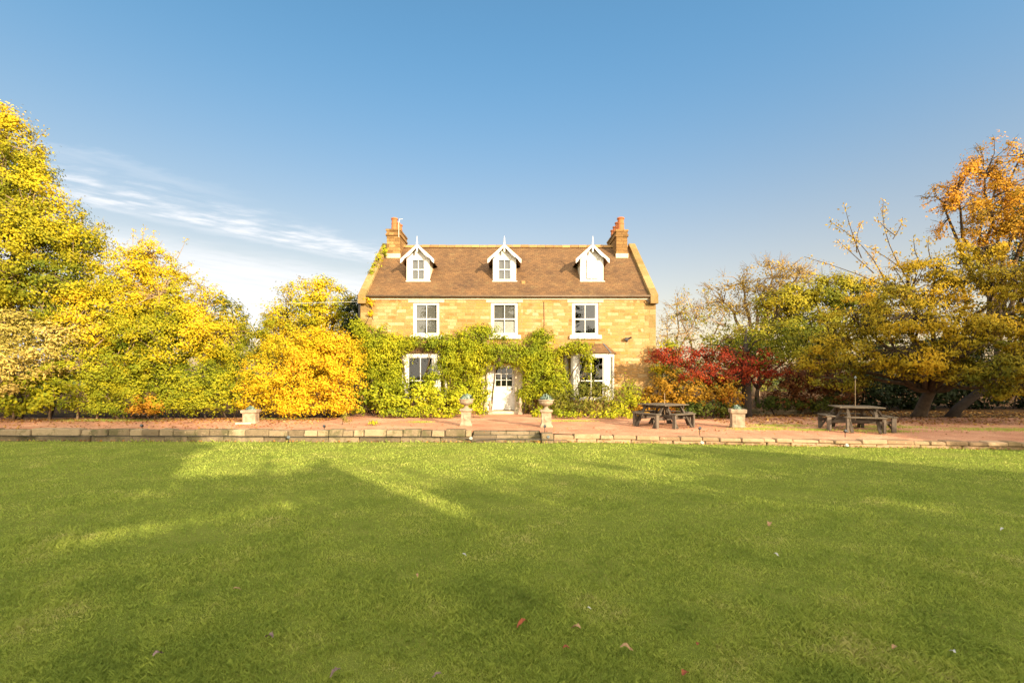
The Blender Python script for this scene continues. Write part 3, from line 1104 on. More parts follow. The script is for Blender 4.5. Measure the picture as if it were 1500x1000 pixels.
def bay(cx, seed):
    z0, z1, pr, hw, cw = .72, hz(517, 21.8), .6, .80, .36
    y = HY - pr
    root = MB()
    # white corner posts and head, a stone plinth below
    P = [(cx - hw - cw, HY - .01), (cx - hw, y), (cx + hw, y), (cx + hw + cw, HY - .01)]
    root.hexa([(*P[0], z1 - .16), (*P[1], z1 - .16), (*P[2], z1 - .16), (*P[3], z1 - .16)], [(*P[0], z1), (*P[1], z1), (*P[2], z1), (*P[3], z1)])
    root.hexa([(*P[0], z0 - .1), (*P[1], z0 - .1), (*P[2], z0 - .1), (*P[3], z0 - .1)], [(*P[0], z0), (*P[1], z0), (*P[2], z0), (*P[3], z0)])
    for sx in (-1, 1):
        xa_ = cx + sx * hw
        q = sorted([xa_, xa_ - sx * .19])
        root.box(q[0], q[1], y + .004, y + .15, z0, z1 - .16)
        # canted side: three upright strips
        for f0, f1 in ((0.03, .30), (.74, .97)):
            a = Vector((xa_ + sx * cw * f0, y + pr * f0 * .98, 0))
            b = Vector((xa_ + sx * cw * f1, y + pr * f1 * .98, 0))
            n = Vector((-sx * pr, cw, 0)).normalized() * .1
            if sx > 0:
                root.hexa([(*(a.xy), z0), (*(b.xy), z0), (*((b + n).xy), z0), (*((a + n).xy), z0)], [(*(a.xy), z1 - .16), (*(b.xy), z1 - .16), (*((b + n).xy), z1 - .16), (*((a + n).xy), z1 - .16)])
            else:
                root.hexa([(*(b.xy), z0), (*(a.xy), z0), (*((a + n).xy), z0), (*((b + n).xy), z0)], [(*(b.xy), z1 - .16), (*(a.xy), z1 - .16), (*((a + n).xy), z1 - .16), (*((b + n).xy), z1 - .16)])
    bo = root.build('bay_window', M['white'], house, bevel=.006)
    for sx in (-1, 1):
        a = (cx + sx * (hw + cw * .28), y + pr * .28 + .03)
        b = (cx + sx * (hw + cw * .76), y + pr * .76 + .03)
        MB().face((*a, z0), (*b, z0), (*b, z1 - .16), (*a, z1 - .16)).build('pane', M['glassdark'], bo)
    sash_window(cx - hw + .19, cx + hw - .19, z0, z1 - .16, y + .02, bo, 'glassdark', fr=.05, mid=1.5, name='sash')
    m = MB()
    m.hexa([(P[0][0] - .02, HY - .01, -.02), (P[1][0], y - .02, -.02), (P[2][0], y - .02, -.02), (P[3][0] + .02, HY - .01, -.02)],
           [(P[0][0] - .02, HY - .01, z0 - .105), (P[1][0], y - .02, z0 - .105), (P[2][0], y - .02, z0 - .105), (P[3][0] + .02, HY - .01, z0 - .105)])
    m.build('bay_plinth', M['stone'], bo)
    m = MB()
    o = .12
    B = [(P[0][0] - o, HY - .004, z1 + .003), (P[1][0] - o * .5, y - o, z1 + .003), (P[2][0] + o * .5, y - o, z1 + .003), (P[3][0] + o, HY - .004, z1 + .003)]
    T = [(cx - hw * .92, HY - .004, z1 + .46), (cx - hw * .80, HY - .05, z1 + .46), (cx + hw * .80, HY - .05, z1 + .46), (cx + hw * .92, HY - .004, z1 + .46)]
    m.hexa(B, T)
    m.build('bay_roof', M['tiles'], bo)
    for k in (1, 2):
        MB().tube([B[k], T[k]], .035, 6).build('hip_ridge', M['lead'], bo)


for k, c in enumerate(BAYS):
    bay(c, k)


def dormer(px, blinded, seed):
    t0 = 1.10
    y = HY + t0
    cx = hx(px, y)
    hw = .56
    zb = roof_z(t0) + .03
    zs = hz(379, y)
    za = hz(363.5, y)
    wx0, wx1, wz0, wz1 = cx - .37, cx + .37, hz(410.5, y), hz(379, y)
    fr_ = MB()
    # white boarded front with the window hole in it
    fr_.box(cx - hw, wx0, y, y + .07, zb - .06, zs)
    fr_.box(wx1, cx + hw, y, y + .07, zb - .06, zs)
    fr_.box(wx0, wx1, y, y + .07, zb - .06, wz0)
    fr_.box(wx0, wx1, y, y + .07, wz1, zs) if zs > wz1 + .01 else None
    i = len(fr_.v)
    fr_.v += [(cx - hw, y, zs + .002), (cx + hw, y, zs + .002), (cx, y, za), (cx - hw, y + .07, zs + .002), (cx + hw, y + .07, zs + .002), (cx, y + .07, za)]
    fr_.f += [(i, i + 1, i + 2), (i + 5, i + 4, i + 3), (i, i + 2, i + 5, i + 3), (i + 2, i + 1, i + 4, i + 5), (i + 1, i, i + 3, i + 4)]
    d = fr_.build('dormer', M['white'], house)
    # cheeks
    for sx in (-1, 1):
        x = cx + sx * hw
        ts = (zs - EAVE) / SLOPE
        m = MB()
        xi = x - sx * .05
        p = [(y + .07, zb - .08), (HY + ts, zs), (y + .07, zs)]
        m.v = [(x, *q) for q in p] + [(xi, *q) for q in p]
        m.f = [(0, 1, 2), (5, 4, 3), (0, 3, 4, 1), (1, 4, 5, 2), (2, 5, 3, 0)]
        m.build('cheek', M['cream'], d)
    # gabled roof running back into the main roof, overhanging at the front and sides
    ov, yf = .23, y - .22
    sl = (za - zs) / hw
    zr = za + .09
    ze = zr - sl * (hw + ov)
    yr = HY + (zr - EAVE) / SLOPE + .1
    yb = HY + (ze - EAVE) / SLOPE + .1
    m = MB()
    for sx in (-1, 1):
        e = cx + sx * (hw + ov)
        tp = [(cx, yf, zr), (e, yf, ze), (e, yb, ze), (cx, yr, zr)]
        lo = [(a, b, c - .06) for a, b, c in tp]
        i = len(m.v)
        m.v += tp + lo
        m.f += [(i, i + 1, i + 2, i + 3) if sx < 0 else (i + 3, i + 2, i + 1, i), (i + 7, i + 6, i + 5, i + 4) if sx < 0 else (i + 4, i + 5, i + 6, i + 7),
                (i, i + 4, i + 5, i + 1), (i + 1, i + 5, i + 6, i + 2)]
    m.build('dormer_roof', M['lead'] if False else M['tiles'], d)
    # scalloped bargeboards
    m = MB()
    for sx in (-1, 1):
        n = 9
        for k in range(n):
            f0, f1 = k / n, (k + 1) / n
            def dep(f):
                return .13 + .07 * math.sin(f * math.pi * 1.0) ** 2 * (1 if f < .6 else .6) + (.07 if f > .86 else 0)
            xa_, xb_ = cx + sx * (hw + ov + .02) * f0, cx + sx * (hw + ov + .02) * f1
            ta, tb = zr + .05 - sl * (hw + ov) * f0, zr + .05 - sl * (hw + ov) * f1
            A = [(xa_, yf - .035, ta - dep(f0)), (xb_, yf - .035, tb - dep(f1)), (xb_, yf - .035, tb), (xa_, yf - .035, ta)]
            Bk = [(a, yf - .003, c) for a, b, c in A]
            if sx > 0:
                m.hexa([A[0], A[1], Bk[1], Bk[0]], [A[3], A[2], Bk[2], Bk[3]])
            else:
                m.hexa([A[1], A[0], Bk[0], Bk[1]], [A[2], A[3], Bk[3], Bk[2]])
    m.build('bargeboard', M['white'], d)
    m = MB()
    m.box(cx - .035, cx + .035, yf - .075, yf - .036, zr - .34, zr + .12)
    m.lathe([(.03, 0), (.045, .04), (.02, .08), (.028, .14), (.008, .30)], (cx, yf - .055, zr + .12), 8)
    m.build('finial', M['white'], d)
    wn = sash_window(wx0, wx1, wz0, wz1, y + .012, d, 'glass', fr=.06, name='casement', blind=(wz0 + .08, 'blind'))
    if blinded:
        MB().box(wx0 + .125, wx1 - .085, y - .006, y + .012, wz0 + .10, wz1 - .085).build('shutter_board', M['board'], wn)
    m = MB()
    m.box(cx - hw - .03, cx + hw + .06, y - .09, y - .003, zb - .09, zb - .02)
    m.build('sill', M['white'], d, bevel=.008)
    m = MB()
    m.hexa([(cx + hw + .002, y - .08, roof_z(t0 - .08) + .012), (cx + hw + .28, y - .08, roof_z(t0 - .08) + .012), (cx + hw + .2, y + 1.0, roof_z(t0 + 1.0) + .012), (cx + hw + .002, y + 1.0, roof_z(t0 + 1.0) + .012)],
           [(cx + hw + .002, y - .08, roof_z(t0 - .08) + .045), (cx + hw + .28, y - .08, roof_z(t0 - .08) + .035), (cx + hw + .2, y + 1.0, roof_z(t0 + 1.0) + .035), (cx + hw + .002, y + 1.0, roof_z(t0 + 1.0) + .045)])
    m.build('flashing', M['ridge'], d)
    return d


for px, bl in ((612.5, False), (739, False), (867, True)):
    dormer(px, bl, int(px))

# outside lamp / camera on the wall
lx, lz = hx(918.5), hz(498)
m = MB().box(lx - .03, lx + .03, HY - .06, HY - .002, lz - .08, lz + .06)
sl_ = m.build('security_light', M['dark'], house)
m = MB()
m.box(lx - .13, lx + .02, HY - .2, HY - .07, lz - .02, lz + .1)
m.tube([(lx + .03, HY - .1, lz + .05), (lx + .16, HY - .2, lz + .12)], [.05, .035], 8)
m.build('lamp_head', M['dark'], sl_)
wc = MB().tube([(hx(796.5), HY - .012, EAVE - .25), (hx(797), HY - .012, 4.3), (hx(796.5), HY - .012, 3.2)], .014, 6)
wc.build('wall_cable', M['dark'], house)
hk = MB().tube([(hx(946), HY - .01, hz(441)), (hx(946), HY - .14, hz(440)), (hx(950), HY - .16, hz(444)), (hx(948), HY - .1, hz(446))], .022, 6)
hk.build('wall_bracket', M['dark'], house)

# ------------------------------------------------------------------ urns, planters, tables, lamps
def ground_at(px, py, z=0.0):
    d = (EYE - z) * F / (py - HOR)
    return (px - CX) / F * d, d


def succulent(name, label, x, y, z, r, h, seed, group):
    rng = np.random.default_rng(seed)
    root = empty(name, (x, y, z), label, 'plant', group)
    n = 150
    d = unit(rng.normal(size=(n, 3)))
    d[:, 2] = np.abs(d[:, 2])
    p = np.array([x, y, z]) + d * np.array([r, r, h]) * rng.uniform(.55, 1, (n, 1))
    q = leaf_quads(rng, p, d + rng.normal(size=(n, 3)) * .4, .11, .45)
    np_mesh('foliage', q, 4, LM['succulent'], root)
    MB().tube([(x, y, z - .05), (x, y, z + h * .5)], [.03, .02], 6).build('stem', M['bark'], root)
    return root


def urn(px, py, label, plabel, seed):
    x, y = ground_at(px, py)
    root = empty('stone_urn', (x, y, 0), label, 'garden urn', 'stone urns on pedestals by the steps')
    prof = [(.205, 0), (.205, .06), (.175, .09), (.165, .12), (.165, .48), (.195, .505), (.21, .53), (.21, .57), (.18, .585)]
    MB().lathe(prof, (x, y, 0), square=True).build('pedestal', M['urnstone'], root, bevel=.008)
    m = MB()
    m.box(x - .09, x + .09, y - .173, y - .160, .18, .42)
    m.lathe([(.07, .0), (.075, .012), (.05, .02)], (0, 0, 0), 14)
    k = 8
    m.v = m.v[:k] + [(x + a, y - .173 - c, .30 + b * 1.3) for a, b, c in m.v[k:]]
    m.build('carved_panel', M['urnstone'], root)
    prof = [(.12, .585), (.12, .61), (.075, .63), (.06, .67), (.075, .70), (.13, .72), (.205, .76), (.235, .81), (.235, .85), (.215, .86), (.265, .885), (.275, .915), (.25, .925), (.21, .89)]
    MB().lathe(prof, (x, y, 0), 24).build('bowl', M['urnstone'], root, smooth=True)
    succulent('potted_plant', plabel, x, y, .90, .23, .20, seed, 'blue-green plants in the stone pots')


urn(683, 623, 'stone urn on a square pedestal left of the garden steps', 'blue-green mound of leaves in the urn left of the steps', 1)
urn(800, 625, 'stone urn on a square pedestal right of the garden steps', 'blue-green mound of leaves in the urn right of the steps', 2)


def planter(px, py, w_, h, label, plabel, seed, rz, slab=False):
    x, y = ground_at(px, py)
    y += w_ / 2
    root = empty('stone_planter', (x, y, 0), label, 'stone planter', 'square stone planters on the gravel')
    a = w_ / 2
    m = MB().lathe([(a * .92, 0), (a * .94, .05), (a * .84, .075), (a * .86, h * .72), (a * .9, h * .76), (a * 1.05, h * .8), (a * 1.08, h * .97), (a * 1.0, h), (a * .85, h - .002), (a * .8, h - .06)], (0, 0, 0), square=True)
    c, s_ = math.cos(rz), math.sin(rz)
    rot = lambda v: [(x + p * c - q * s_, y + p * s_ + q * c, z) for p, q, z in v]
    m.v = rot(m.v)
    m.build('trough', M['urnstone'], root, bevel=.01)
    m = MB()
    m.box(-a * .45, a * .45, -a * .90, -a * .84, h * .2, h * .62)
    m.box(-a * .18, a * .18, -a * .925, -a * .885, h * .28, h * .55)
    m.v = rot(m.v)
    m.build('carved_panel', M['urnstone'], root, bevel=.01)
    if slab:
        m = MB()
        m.box(-a * 1.6, a * .5, -a * 1.5, -a * .3, 0.004, .06)
        m.v = rot(m.v)
        m.build('loose_slab', M['dressed'], root, bevel=.015)
    succulent('potted_plant', plabel, x, y, h - .06, w_ * .36, .2, seed, 'blue-green plants in the stone pots')


planter(362, 621, .50, .50, 'squat square stone planter with a loose slab beside it on the left gravel', 'grey-green plant in the squat planter before the orange shrub', 3, R(10), True)
planter(1085, 627, .46, .62, 'tall square stone planter by the dark trunk between the two picnic tables', 'pale green plant in the planter between the picnic tables', 4, R(-14))


def picnic_table(px, py, rz, label):
    x, y = ground_at(px, py)
    root = empty('picnic_table', (x, y, 0), label, 'picnic table', 'square wooden picnic tables on the gravel', rz)
    rr = random.Random(int(px))
    L = dict(local=True)
    m = MB()
    n, s_ = 7, .60
    for k in range(n):
        a, b = -s_ + 2 * s_ * k / n, -s_ + 2 * s_ * (k + 1) / n - .012
        m.box(-s_ + rr.uniform(-.01, .01), s_ + rr.uniform(-.01, .01), a, b, .72, .754)
    m.build('tabletop', M['slat'], root, bevel=.006, **L)
    m = MB()
    for sx in (-.38, .38):
        m.box(sx - .02, sx + .02, -.56, .56, .63, .713)
    m.box(-.355, .355, -.02, .02, .63, .713)
    m.build('top_batten', M['wood'], root, bevel=.005, **L)
    for k in range(4):
        c, s2 = (1, 0, -1, 0)[k], (0, 1, 0, -1)[k]
        T = lambda p: (p[0] * c - p[1] * s2, p[0] * s2 + p[1] * c, p[2])
        m = MB()
        for j in (0, 1):
            m.box(-.52, .52, -.94 + .135 * j, -.82 + .135 * j, .438, .472)
        m.v = [T(p) for p in m.v]
        m.build('seat', M['slat'], root, bevel=.006, **L)
        for sx in (-.36, .36):
            m = MB()
            m.beam((sx, -.44, .70), (sx, -.90, .0), .045, .085, up=(1, 0, 0))
            m.v = [T(p) for p in m.v]
            m.build('leg', M['wood'], root, bevel=.006, **L)
        for sx in (-.47, .47):
            m = MB().box(sx - .032, sx + .032, -.91, -.79, 0, .436)
            m.v = [T(p) for p in m.v]
            m.build('seat_post', M['woodend'], root, bevel=.006, **L)
        for sx in (-.42, .42) if k < 2 else ():
            m = MB().box(sx - .024, sx + .024, -.92, .92, .34 if k == 0 else .245, .43 if k == 0 else .335)
            m.v = [T(p) for p in m.v]
            m.build('seat_beam', M['wood'], root, bevel=.006, **L)
    return root


picnic_table(971, 623.5, R(33), 'weathered square picnic table on the sunlit gravel below the red maple')
picnic_table(1253, 629.5, R(-18), 'dark square picnic table in the shade under the big cherry tree')
for (px, py, h, cap_, lb) in ((974, 623.4, 1.12, False, 'thin bare metal pole standing up through the sunlit picnic table'), (1254.5, 629.4, 1.62, True, 'thin metal pole with a small grey cap standing up through the shaded picnic table')):
    x, y = ground_at(px, py)
    x, y = x + .008, y + .06
    root = empty('parasol_pole', (x, y, 0), lb, 'pole', 'poles in the picnic tables')
    MB().tube([(x, y, .0), (x, y, h)], .010, 8).build('pole', M['barkpale'], root, smooth=True)
    if cap_:
        MB().lathe([(.02, 0), (.036, .02), (.028, .06), (.01, .09)], (x, y, h), 10).build('cap', M['lampgrey'], root, smooth=True)


def spot(px, py, white, tall, label, up=False):
    """small garden spotlight on a spike; up = it stands on the terrace edge"""
    x, d = ground_at(px, py, .0 if up else ZL)
    if not up:
        d = min(d, wall_y(x) - .09)
        x = (px - CX) / F * d
    else:
        d = wall_y(x) + .36
        x = (px - CX) / F * d
    z = 0 if up else ZL
    root = empty('garden_spotlight', (x, d, z), label, 'spotlight', 'small garden spotlights along the wall')
    MB().tube([(x, d, z - .03), (x, d, z + tall)], .011, 6).build('spike', M['dark'], root)
    m = MB()
    m.tube([(x, d + .035, z + tall + .005), (x, d + .02, z + tall + .02), (x, d - .035, z + tall + .05)], [.022, .038, .042], 12)
    hd = m.build('lamp_head', M['lampwhite' if white else ('dark' if up else 'lampgrey')], root)
    MB().tube([(x, d - .035, z + tall + .0505), (x, d - .041, z + tall + .053)], [.034, .032], 12).build('lens', M['glassdark'], hd)


spot(798, 632, False, .16, 'black spotlight standing on the stone pier right of the steps', True)
spot(803, 648, False, .14, 'grey spotlight in the grass in front of the stone pier')
spot(208, 632, False, .16, 'black spotlight standing on the shaded left part of the wall', True)
spot(475, 632, False, .15, 'black spotlight standing on the sunlit wall before the orange shrub', True)
spot(423, 648, False, .12, 'grey spotlight in the grass below the wall, left of the steps')
spot(690, 648, True, .10, 'white spotlight in the grass below the left end stone of the steps')
spot(1025, 637, False, .14, 'grey spotlight on the terrace edge right of the sunlit picnic table', True)
spot(1028, 650, True, .03, 'white spotlight low in the grass below the sunlit gravel edge')
spot(1238, 640, False, .12, 'black spotlight on the terrace edge before the shaded picnic table', True)
spot(1240, 652, True, .03, 'white spotlight low in the grass before the shaded picnic table')

m = MB()
pts = []
x = -18.0
rr = random.Random(4)
while x < -1.25:
    pts.append((x, wall_y(x) - .045, ZL + .17 + rr.uniform(-.012, .012)))
    x += .4
pts += [(-1.1, 14.12, ZL + .07), (-.9, 14.1, ZL + .10), (-.3, 14.18, ZL + .11), (.4, 14.16, ZL + .10), (.95, 14.02, ZL + .12), (1.6, 14.1, ZL + .09)]
m.tube(pts, .0095, 6)
tag(m.build('light_cable', M['dark'], smooth=True), 'black electric cable strung along the garden wall', 'cable')

# small weathered ornaments either side of the doorstep
for px, h, lb in ((718, .62, 'weathered stone finial left of the white front door'), (762, .74, 'small weathered stone figure-like finial right of the front door')):
    x = hx(px, 21.6)
    root = empty('stone_finial', (x, 21.6, 0), lb, 'stone ornament', 'stone ornaments by the door')
    MB().lathe([(.10, 0), (.10, .08), (.07, .1), (.065, .25), (.09, .28)], (x, 21.6, 0), square=True).build('base', M['urnstone'], root, bevel=.008)
    k = h / .62
    MB().lathe([(.06, .28), (.04, .31 * k), (.09, .38 * k), (.10, .43 * k), (.07, .49 * k), (.045, .52 * k), (.065, .56 * k), (.05, .60 * k), (.012, .64 * k)], (x, 21.6, 0), 14).build('finial', M['urnstone'], root, smooth=True)

# overhead wire from the house to a far pole off to the left
m = MB()
a, b = Vector((XL + .02, HY + .3, 5.2)), W(-260, 440, 46)
m.tube([a.lerp(b, i / 14) - Vector((0, 0, .9 * 4 * (i / 14) * (1 - i / 14) * .35)) for i in range(15)], .009, 4)
tag(m.build('overhead_cable', M['lampwhite']), 'thin overhead cable running left from the house corner in front of the sky', 'cable')

# ruined low stone wall in the shade on the right
def low_wall():
    root = empty('low_stone_wall', (W(1155, 610, 21.5).x, 21.5, 0), 'low rough stone wall in the shade behind the square planter', 'stone wall')
    rr = random.Random(12)
    m = MB()
    x0, x1 = hx(1098, 21.5), hx(1222, 21.5)
    for c in range(3):
        x = x0
        while x < x1:
            e = x + rr.uniform(.25, .6)
            if rr.random() < (.94, .9, .55)[c]:
                y = 21.4 + rr.uniform(-.03, .03)
                m.box(x + .008, e - .008, y, y + .3, .14 * c - .02 + .004, .14 * (c + 1) - .02 + rr.uniform(-.02, .01))
            x = e
    m.build('wall_stones', M['rubble'], root, bevel=.02)


low_wall()

# ------------------------------------------------------------------ trees and shrubs, left
G1 = 'trees on the left of the lawn'
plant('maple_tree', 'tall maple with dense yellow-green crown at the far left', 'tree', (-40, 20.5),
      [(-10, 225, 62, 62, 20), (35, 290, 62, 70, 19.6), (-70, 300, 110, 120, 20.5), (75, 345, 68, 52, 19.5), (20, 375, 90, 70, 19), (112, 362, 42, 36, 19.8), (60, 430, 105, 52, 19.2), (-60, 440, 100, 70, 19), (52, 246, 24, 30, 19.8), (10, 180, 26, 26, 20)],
      'maple', 'barkpale', leaf=.1, clump=.38, dens=1.35, fill=1.0, trunk_r=.3, gap=.5, low_shade=.3, seed=11, group=G1,
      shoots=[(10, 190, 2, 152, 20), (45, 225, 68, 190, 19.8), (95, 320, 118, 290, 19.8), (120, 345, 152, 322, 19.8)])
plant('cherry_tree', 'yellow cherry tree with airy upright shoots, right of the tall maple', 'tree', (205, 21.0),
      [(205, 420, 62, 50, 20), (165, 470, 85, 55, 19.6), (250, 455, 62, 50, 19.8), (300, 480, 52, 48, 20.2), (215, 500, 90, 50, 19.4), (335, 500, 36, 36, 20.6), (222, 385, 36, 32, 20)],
      'gold', 'barkpale', leaf=.08, clump=.3, dens=1.35, fill=.95, trunk_r=.14, gap=.38, low_shade=.35, seed=12, group=G1,
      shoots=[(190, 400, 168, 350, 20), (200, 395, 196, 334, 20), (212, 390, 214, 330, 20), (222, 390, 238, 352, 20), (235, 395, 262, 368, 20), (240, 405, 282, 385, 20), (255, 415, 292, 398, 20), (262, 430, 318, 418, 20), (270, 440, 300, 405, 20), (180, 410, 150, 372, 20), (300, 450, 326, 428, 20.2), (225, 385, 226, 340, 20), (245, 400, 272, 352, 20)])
plant('larch_tree', 'thin feathery grey-green conifer behind the yellow cherry tree', 'tree', (345, 30),
      [(335, 470, 22, 40, 30), (346, 500, 28, 40, 30), (330, 515, 40, 40, 30), (326, 448, 10, 18, 30)], 'olive', 'bark', leaf=.16, clump=.4, dens=1.0, trunk_r=.14, seed=13, gap=.4,
      shoots=[(330, 460, 322, 428, 30), (338, 470, 352, 448, 30)])
plant('oak_tree', 'rounded yellow-green oak behind the orange shrub, left of the house', 'tree', (455, 33),
      [(455, 445, 46, 36, 32), (420, 475, 38, 38, 32), (490, 470, 42, 45, 32), (450, 500, 75, 45, 31), (398, 500, 26, 28, 32), (470, 425, 28, 18, 32), (512, 452, 20, 26, 32)], 'gold', 'bark', leaf=.14, clump=.5, dens=1.0, fill=.95, trunk_r=.3, seed=14, gap=.35)
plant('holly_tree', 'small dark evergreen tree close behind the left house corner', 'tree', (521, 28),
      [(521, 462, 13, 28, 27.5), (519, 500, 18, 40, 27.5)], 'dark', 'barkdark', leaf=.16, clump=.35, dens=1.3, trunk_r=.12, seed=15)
GS = 'shrubs along the back of the terrace'
plant('buddleia_bush', 'tall pale tan-green bush with dry flower heads at the left edge', 'shrub', (30, 20.2),
      [(25, 480, 62, 40, 18.8), (90, 510, 52, 40, 18.6), (10, 535, 62, 45, 18.4), (130, 490, 36, 30, 18.8)], 'tan', 'barkpale', leaf=.13, clump=.32, dens=1.5, trunk_r=.06, seed=21, group=GS, shrub=True, gap=.2, aspect=.4)
plant('laurel_bush', 'dark green laurel low at the far left edge of the terrace', 'shrub', (20, 20.4),
      [(15, 575, 55, 32, 19.2), (75, 580, 48, 28, 19.0), (-40, 570, 50, 40, 19.2), (100, 550, 40, 26, 19.3), (30, 594, 60, 11, 18.7)], 'yellowgreen', 'barkdark', leaf=.15, clump=.3, dens=.9, trunk_r=.05, seed=22, group=GS, shrub=True, gap=.4, zmin=.03)
plant('hazel_bush', 'bright yellow hazel bush in front of the yellow cherry tree', 'shrub', (165, 20.4),
      [(150, 545, 58, 42, 19.0), (205, 535, 50, 40, 19.2), (180, 575, 55, 28, 18.9), (120, 592, 36, 14, 18.6), (240, 545, 35, 30, 19.4), (170, 594, 50, 11, 18.6), (235, 590, 30, 14, 18.9)], 'yellowgreen', 'barkpale', leaf=.085, clump=.28, dens=1.0, trunk_r=.06, seed=23, group=GS, shrub=True, gap=.35, zmin=.03)
plant('spirea_bush', 'small orange-tinged bush at the gravel edge left of the clipped mound', 'shrub', (222, 18.9),
      [(222, 592, 20, 15, 18.6), (205, 598, 14, 9, 18.4)], 'rust', 'bark', leaf=.09, clump=.2, trunk_r=.03, seed=24, group=GS, shrub=True)
plant('privet_bush', 'rounded clipped privet mound with fine green-yellow leaves', 'shrub', (290, 20.3),
      [(290, 560, 56, 34, 19.4), (325, 575, 40, 28, 19.2), (258, 580, 32, 24, 19.0), (300, 588, 48, 17, 18.9), (345, 560, 28, 30, 19.6)], 'yellowgreen', 'bark', leaf=.085, clump=.24, dens=1.0, trunk_r=.04, seed=25, group=GS, shrub=True, gap=.1)
plant('smoke_bush', 'large yellow and orange smoke bush left of the house', 'shrub', (445, 21.0),
      [(440, 520, 62, 40, 20.2), (490, 525, 42, 42, 20.4), (400, 555, 48, 38, 19.6), (460, 560, 62, 36, 19.4), (505, 560, 32, 38, 20.2), (430, 585, 60, 18, 19.0), (370, 588, 24, 14, 19.0), (430, 595, 60, 8, 18.8), (475, 500, 40, 20, 20.4), (495, 588, 28, 14, 19.3)], 'amber', 'barkdark', leaf=.085, clump=.3, dens=1.05, fill=1.0, trunk_r=.06, seed=26, group=GS, shrub=True, gap=.2, zmin=.06)
plant('smoke_bush', 'orange-topped smoke bush between the yellow one and the wisteria', 'shrub', (500, 21.5),
      [(478, 503, 38, 14, 20.1), (500, 520, 26, 20, 20.1), (440, 512, 26, 12, 20.0), (505, 545, 14, 18, 20.0)], 'flame', 'barkdark', leaf=.085, clump=.26, dens=.9, trunk_r=.04, seed=27, group=GS, shrub=True, gap=.45)

# ------------------------------------------------------------------ on and beside the house
plant('wisteria_vine', 'wisteria covering the lower house front from the left corner to the front door', 'climbing plant', (640, 21.9),
      [(548, 500, 32, 26, 21.9, .3), (585, 505, 36, 16, 21.8, .3), (560, 535, 36, 38, 21.9, .3), (578, 560, 16, 40, 21.6, .35), (625, 502, 34, 11, 21.6, .35), (660, 505, 30, 16, 21.8, .4), (700, 500, 36, 24, 21.7, .45), (690, 525, 32, 26, 21.7, .4), (735, 515, 34, 22, 21.6, .5), (665, 540, 28, 26, 22.0, .25), (700, 565, 17, 36, 21.7, .35), (655, 528, 16, 20, 21.6, .3), (525, 480, 12, 14, 22.1, .2), (672, 580, 30, 22, 21.5, .3), (707, 485, 18, 9, 21.8, .35), (632, 560, 10, 24, 21.5, .15)],
      'lime', 'bark', leaf=.105, clump=.25, dens=2.0, fill=1.0, trunk_r=.07, seed=31, shrub=True, droop=.6, aspect=.42, gap=.22,
      shoots=[(640, 520, 650, 556, 21.5), (610, 512, 600, 530, 21.4), (690, 540, 708, 560, 21.6), (530, 470, 520, 462, 22.1)])
plant('wisteria_vine', 'wisteria climbing right of the front door and across the right bay window', 'climbing plant', (785, 21.9),
      [(775, 520, 26, 26, 21.8, .4), (797, 505, 17, 24, 22.0, .3), (800, 545, 28, 34, 21.8, .4), (778, 560, 14, 34, 21.8, .3), (815, 575, 30, 25, 21.5, .4), (825, 512, 18, 9, 21.8, .25), (848, 508, 20, 9, 21.5, .25), (862, 526, 8, 22, 21.45, .12), (822, 548, 8, 24, 21.7, .2), (765, 580, 7, 22, 21.9, .2), (790, 488, 9, 9, 22.1, .15)],
      'lime', 'bark', leaf=.105, clump=.23, dens=2.0, fill=1.0, trunk_r=.06, seed=32, shrub=True, droop=.6, aspect=.42, gap=.22,
      shoots=[(858, 530, 862, 562, 21.45), (850, 510, 868, 520, 21.4), (835, 508, 822, 520, 21.6)])
plant('ivy', 'patch of ivy on the left gable coping and chimney foot', 'climbing plant', (557, 24.6),
      [(563, 367, 5, 9, 25.3, .2), (556, 378, 5, 8, 24.8, .2), (550, 390, 4, 8, 24.3, .2), (545, 402, 3, 6, 23.8, .2)], 'lime', 'bark', leaf=.11, clump=.16, trunk_r=.015, seed=33, shrub=True)
plant('ivy', 'thin ivy strand hanging on the wall below the left gutter end', 'climbing plant', (545, 22.35),
      [(537, 440, 6, 4, 22.3, .06), (545, 446, 3, 8, 22.3, .06), (543, 459, 2, 6, 22.3, .06)], 'amber', 'bark', leaf=.09, clump=.13, trunk_r=.012, seed=34, shrub=True)
GB = 'border plants below the house front'
plant('border_shrub', 'broad leafy border shrub under the left bay window', 'shrub', (610, 21.2),
      [(550, 580, 38, 22, 20.6), (610, 575, 42, 18, 20.7), (655, 585, 34, 20, 20.5), (590, 590, 60, 12, 20.2), (520, 590, 22, 14, 20.6)], 'lime', 'barkdark', leaf=.13, clump=.26, trunk_r=.04, seed=35, group=GB, shrub=True, gap=.35, zmin=.08)
plant('border_shrub', 'yellow-leaved border clump at the foot of the left urn', 'shrub', (640, 20.2),
      [(600, 603, 22, 7, 19.8), (655, 605, 30, 7, 19.6), (625, 601, 30, 8, 19.9), (570, 604, 26, 5, 19.6), (700, 600, 16, 9, 19.8)], 'lime', 'bark', leaf=.11, clump=.2, trunk_r=.02, seed=36, group=GB, shrub=True)
plant('lavender_bush', 'wide grey-olive bush of long thin leaves under the right bay window', 'shrub', (850, 21.2),
      [(840, 580, 40, 20, 20.6), (885, 580, 38, 20, 20.6), (815, 590, 24, 16, 20.6), (860, 594, 58, 12, 20.2), (868, 566, 26, 12, 20.8)], 'olive', 'barkdark', leaf=.16, clump=.26, trunk_r=.04, seed=37, group=GB, shrub=True, aspect=.22, gap=.3, zmin=.06,
      shoots=[(830, 575, 818, 552, 20.5), (850, 570, 845, 550, 20.5), (870, 565, 876, 545, 20.5), (890, 570, 898, 552, 20.5)])
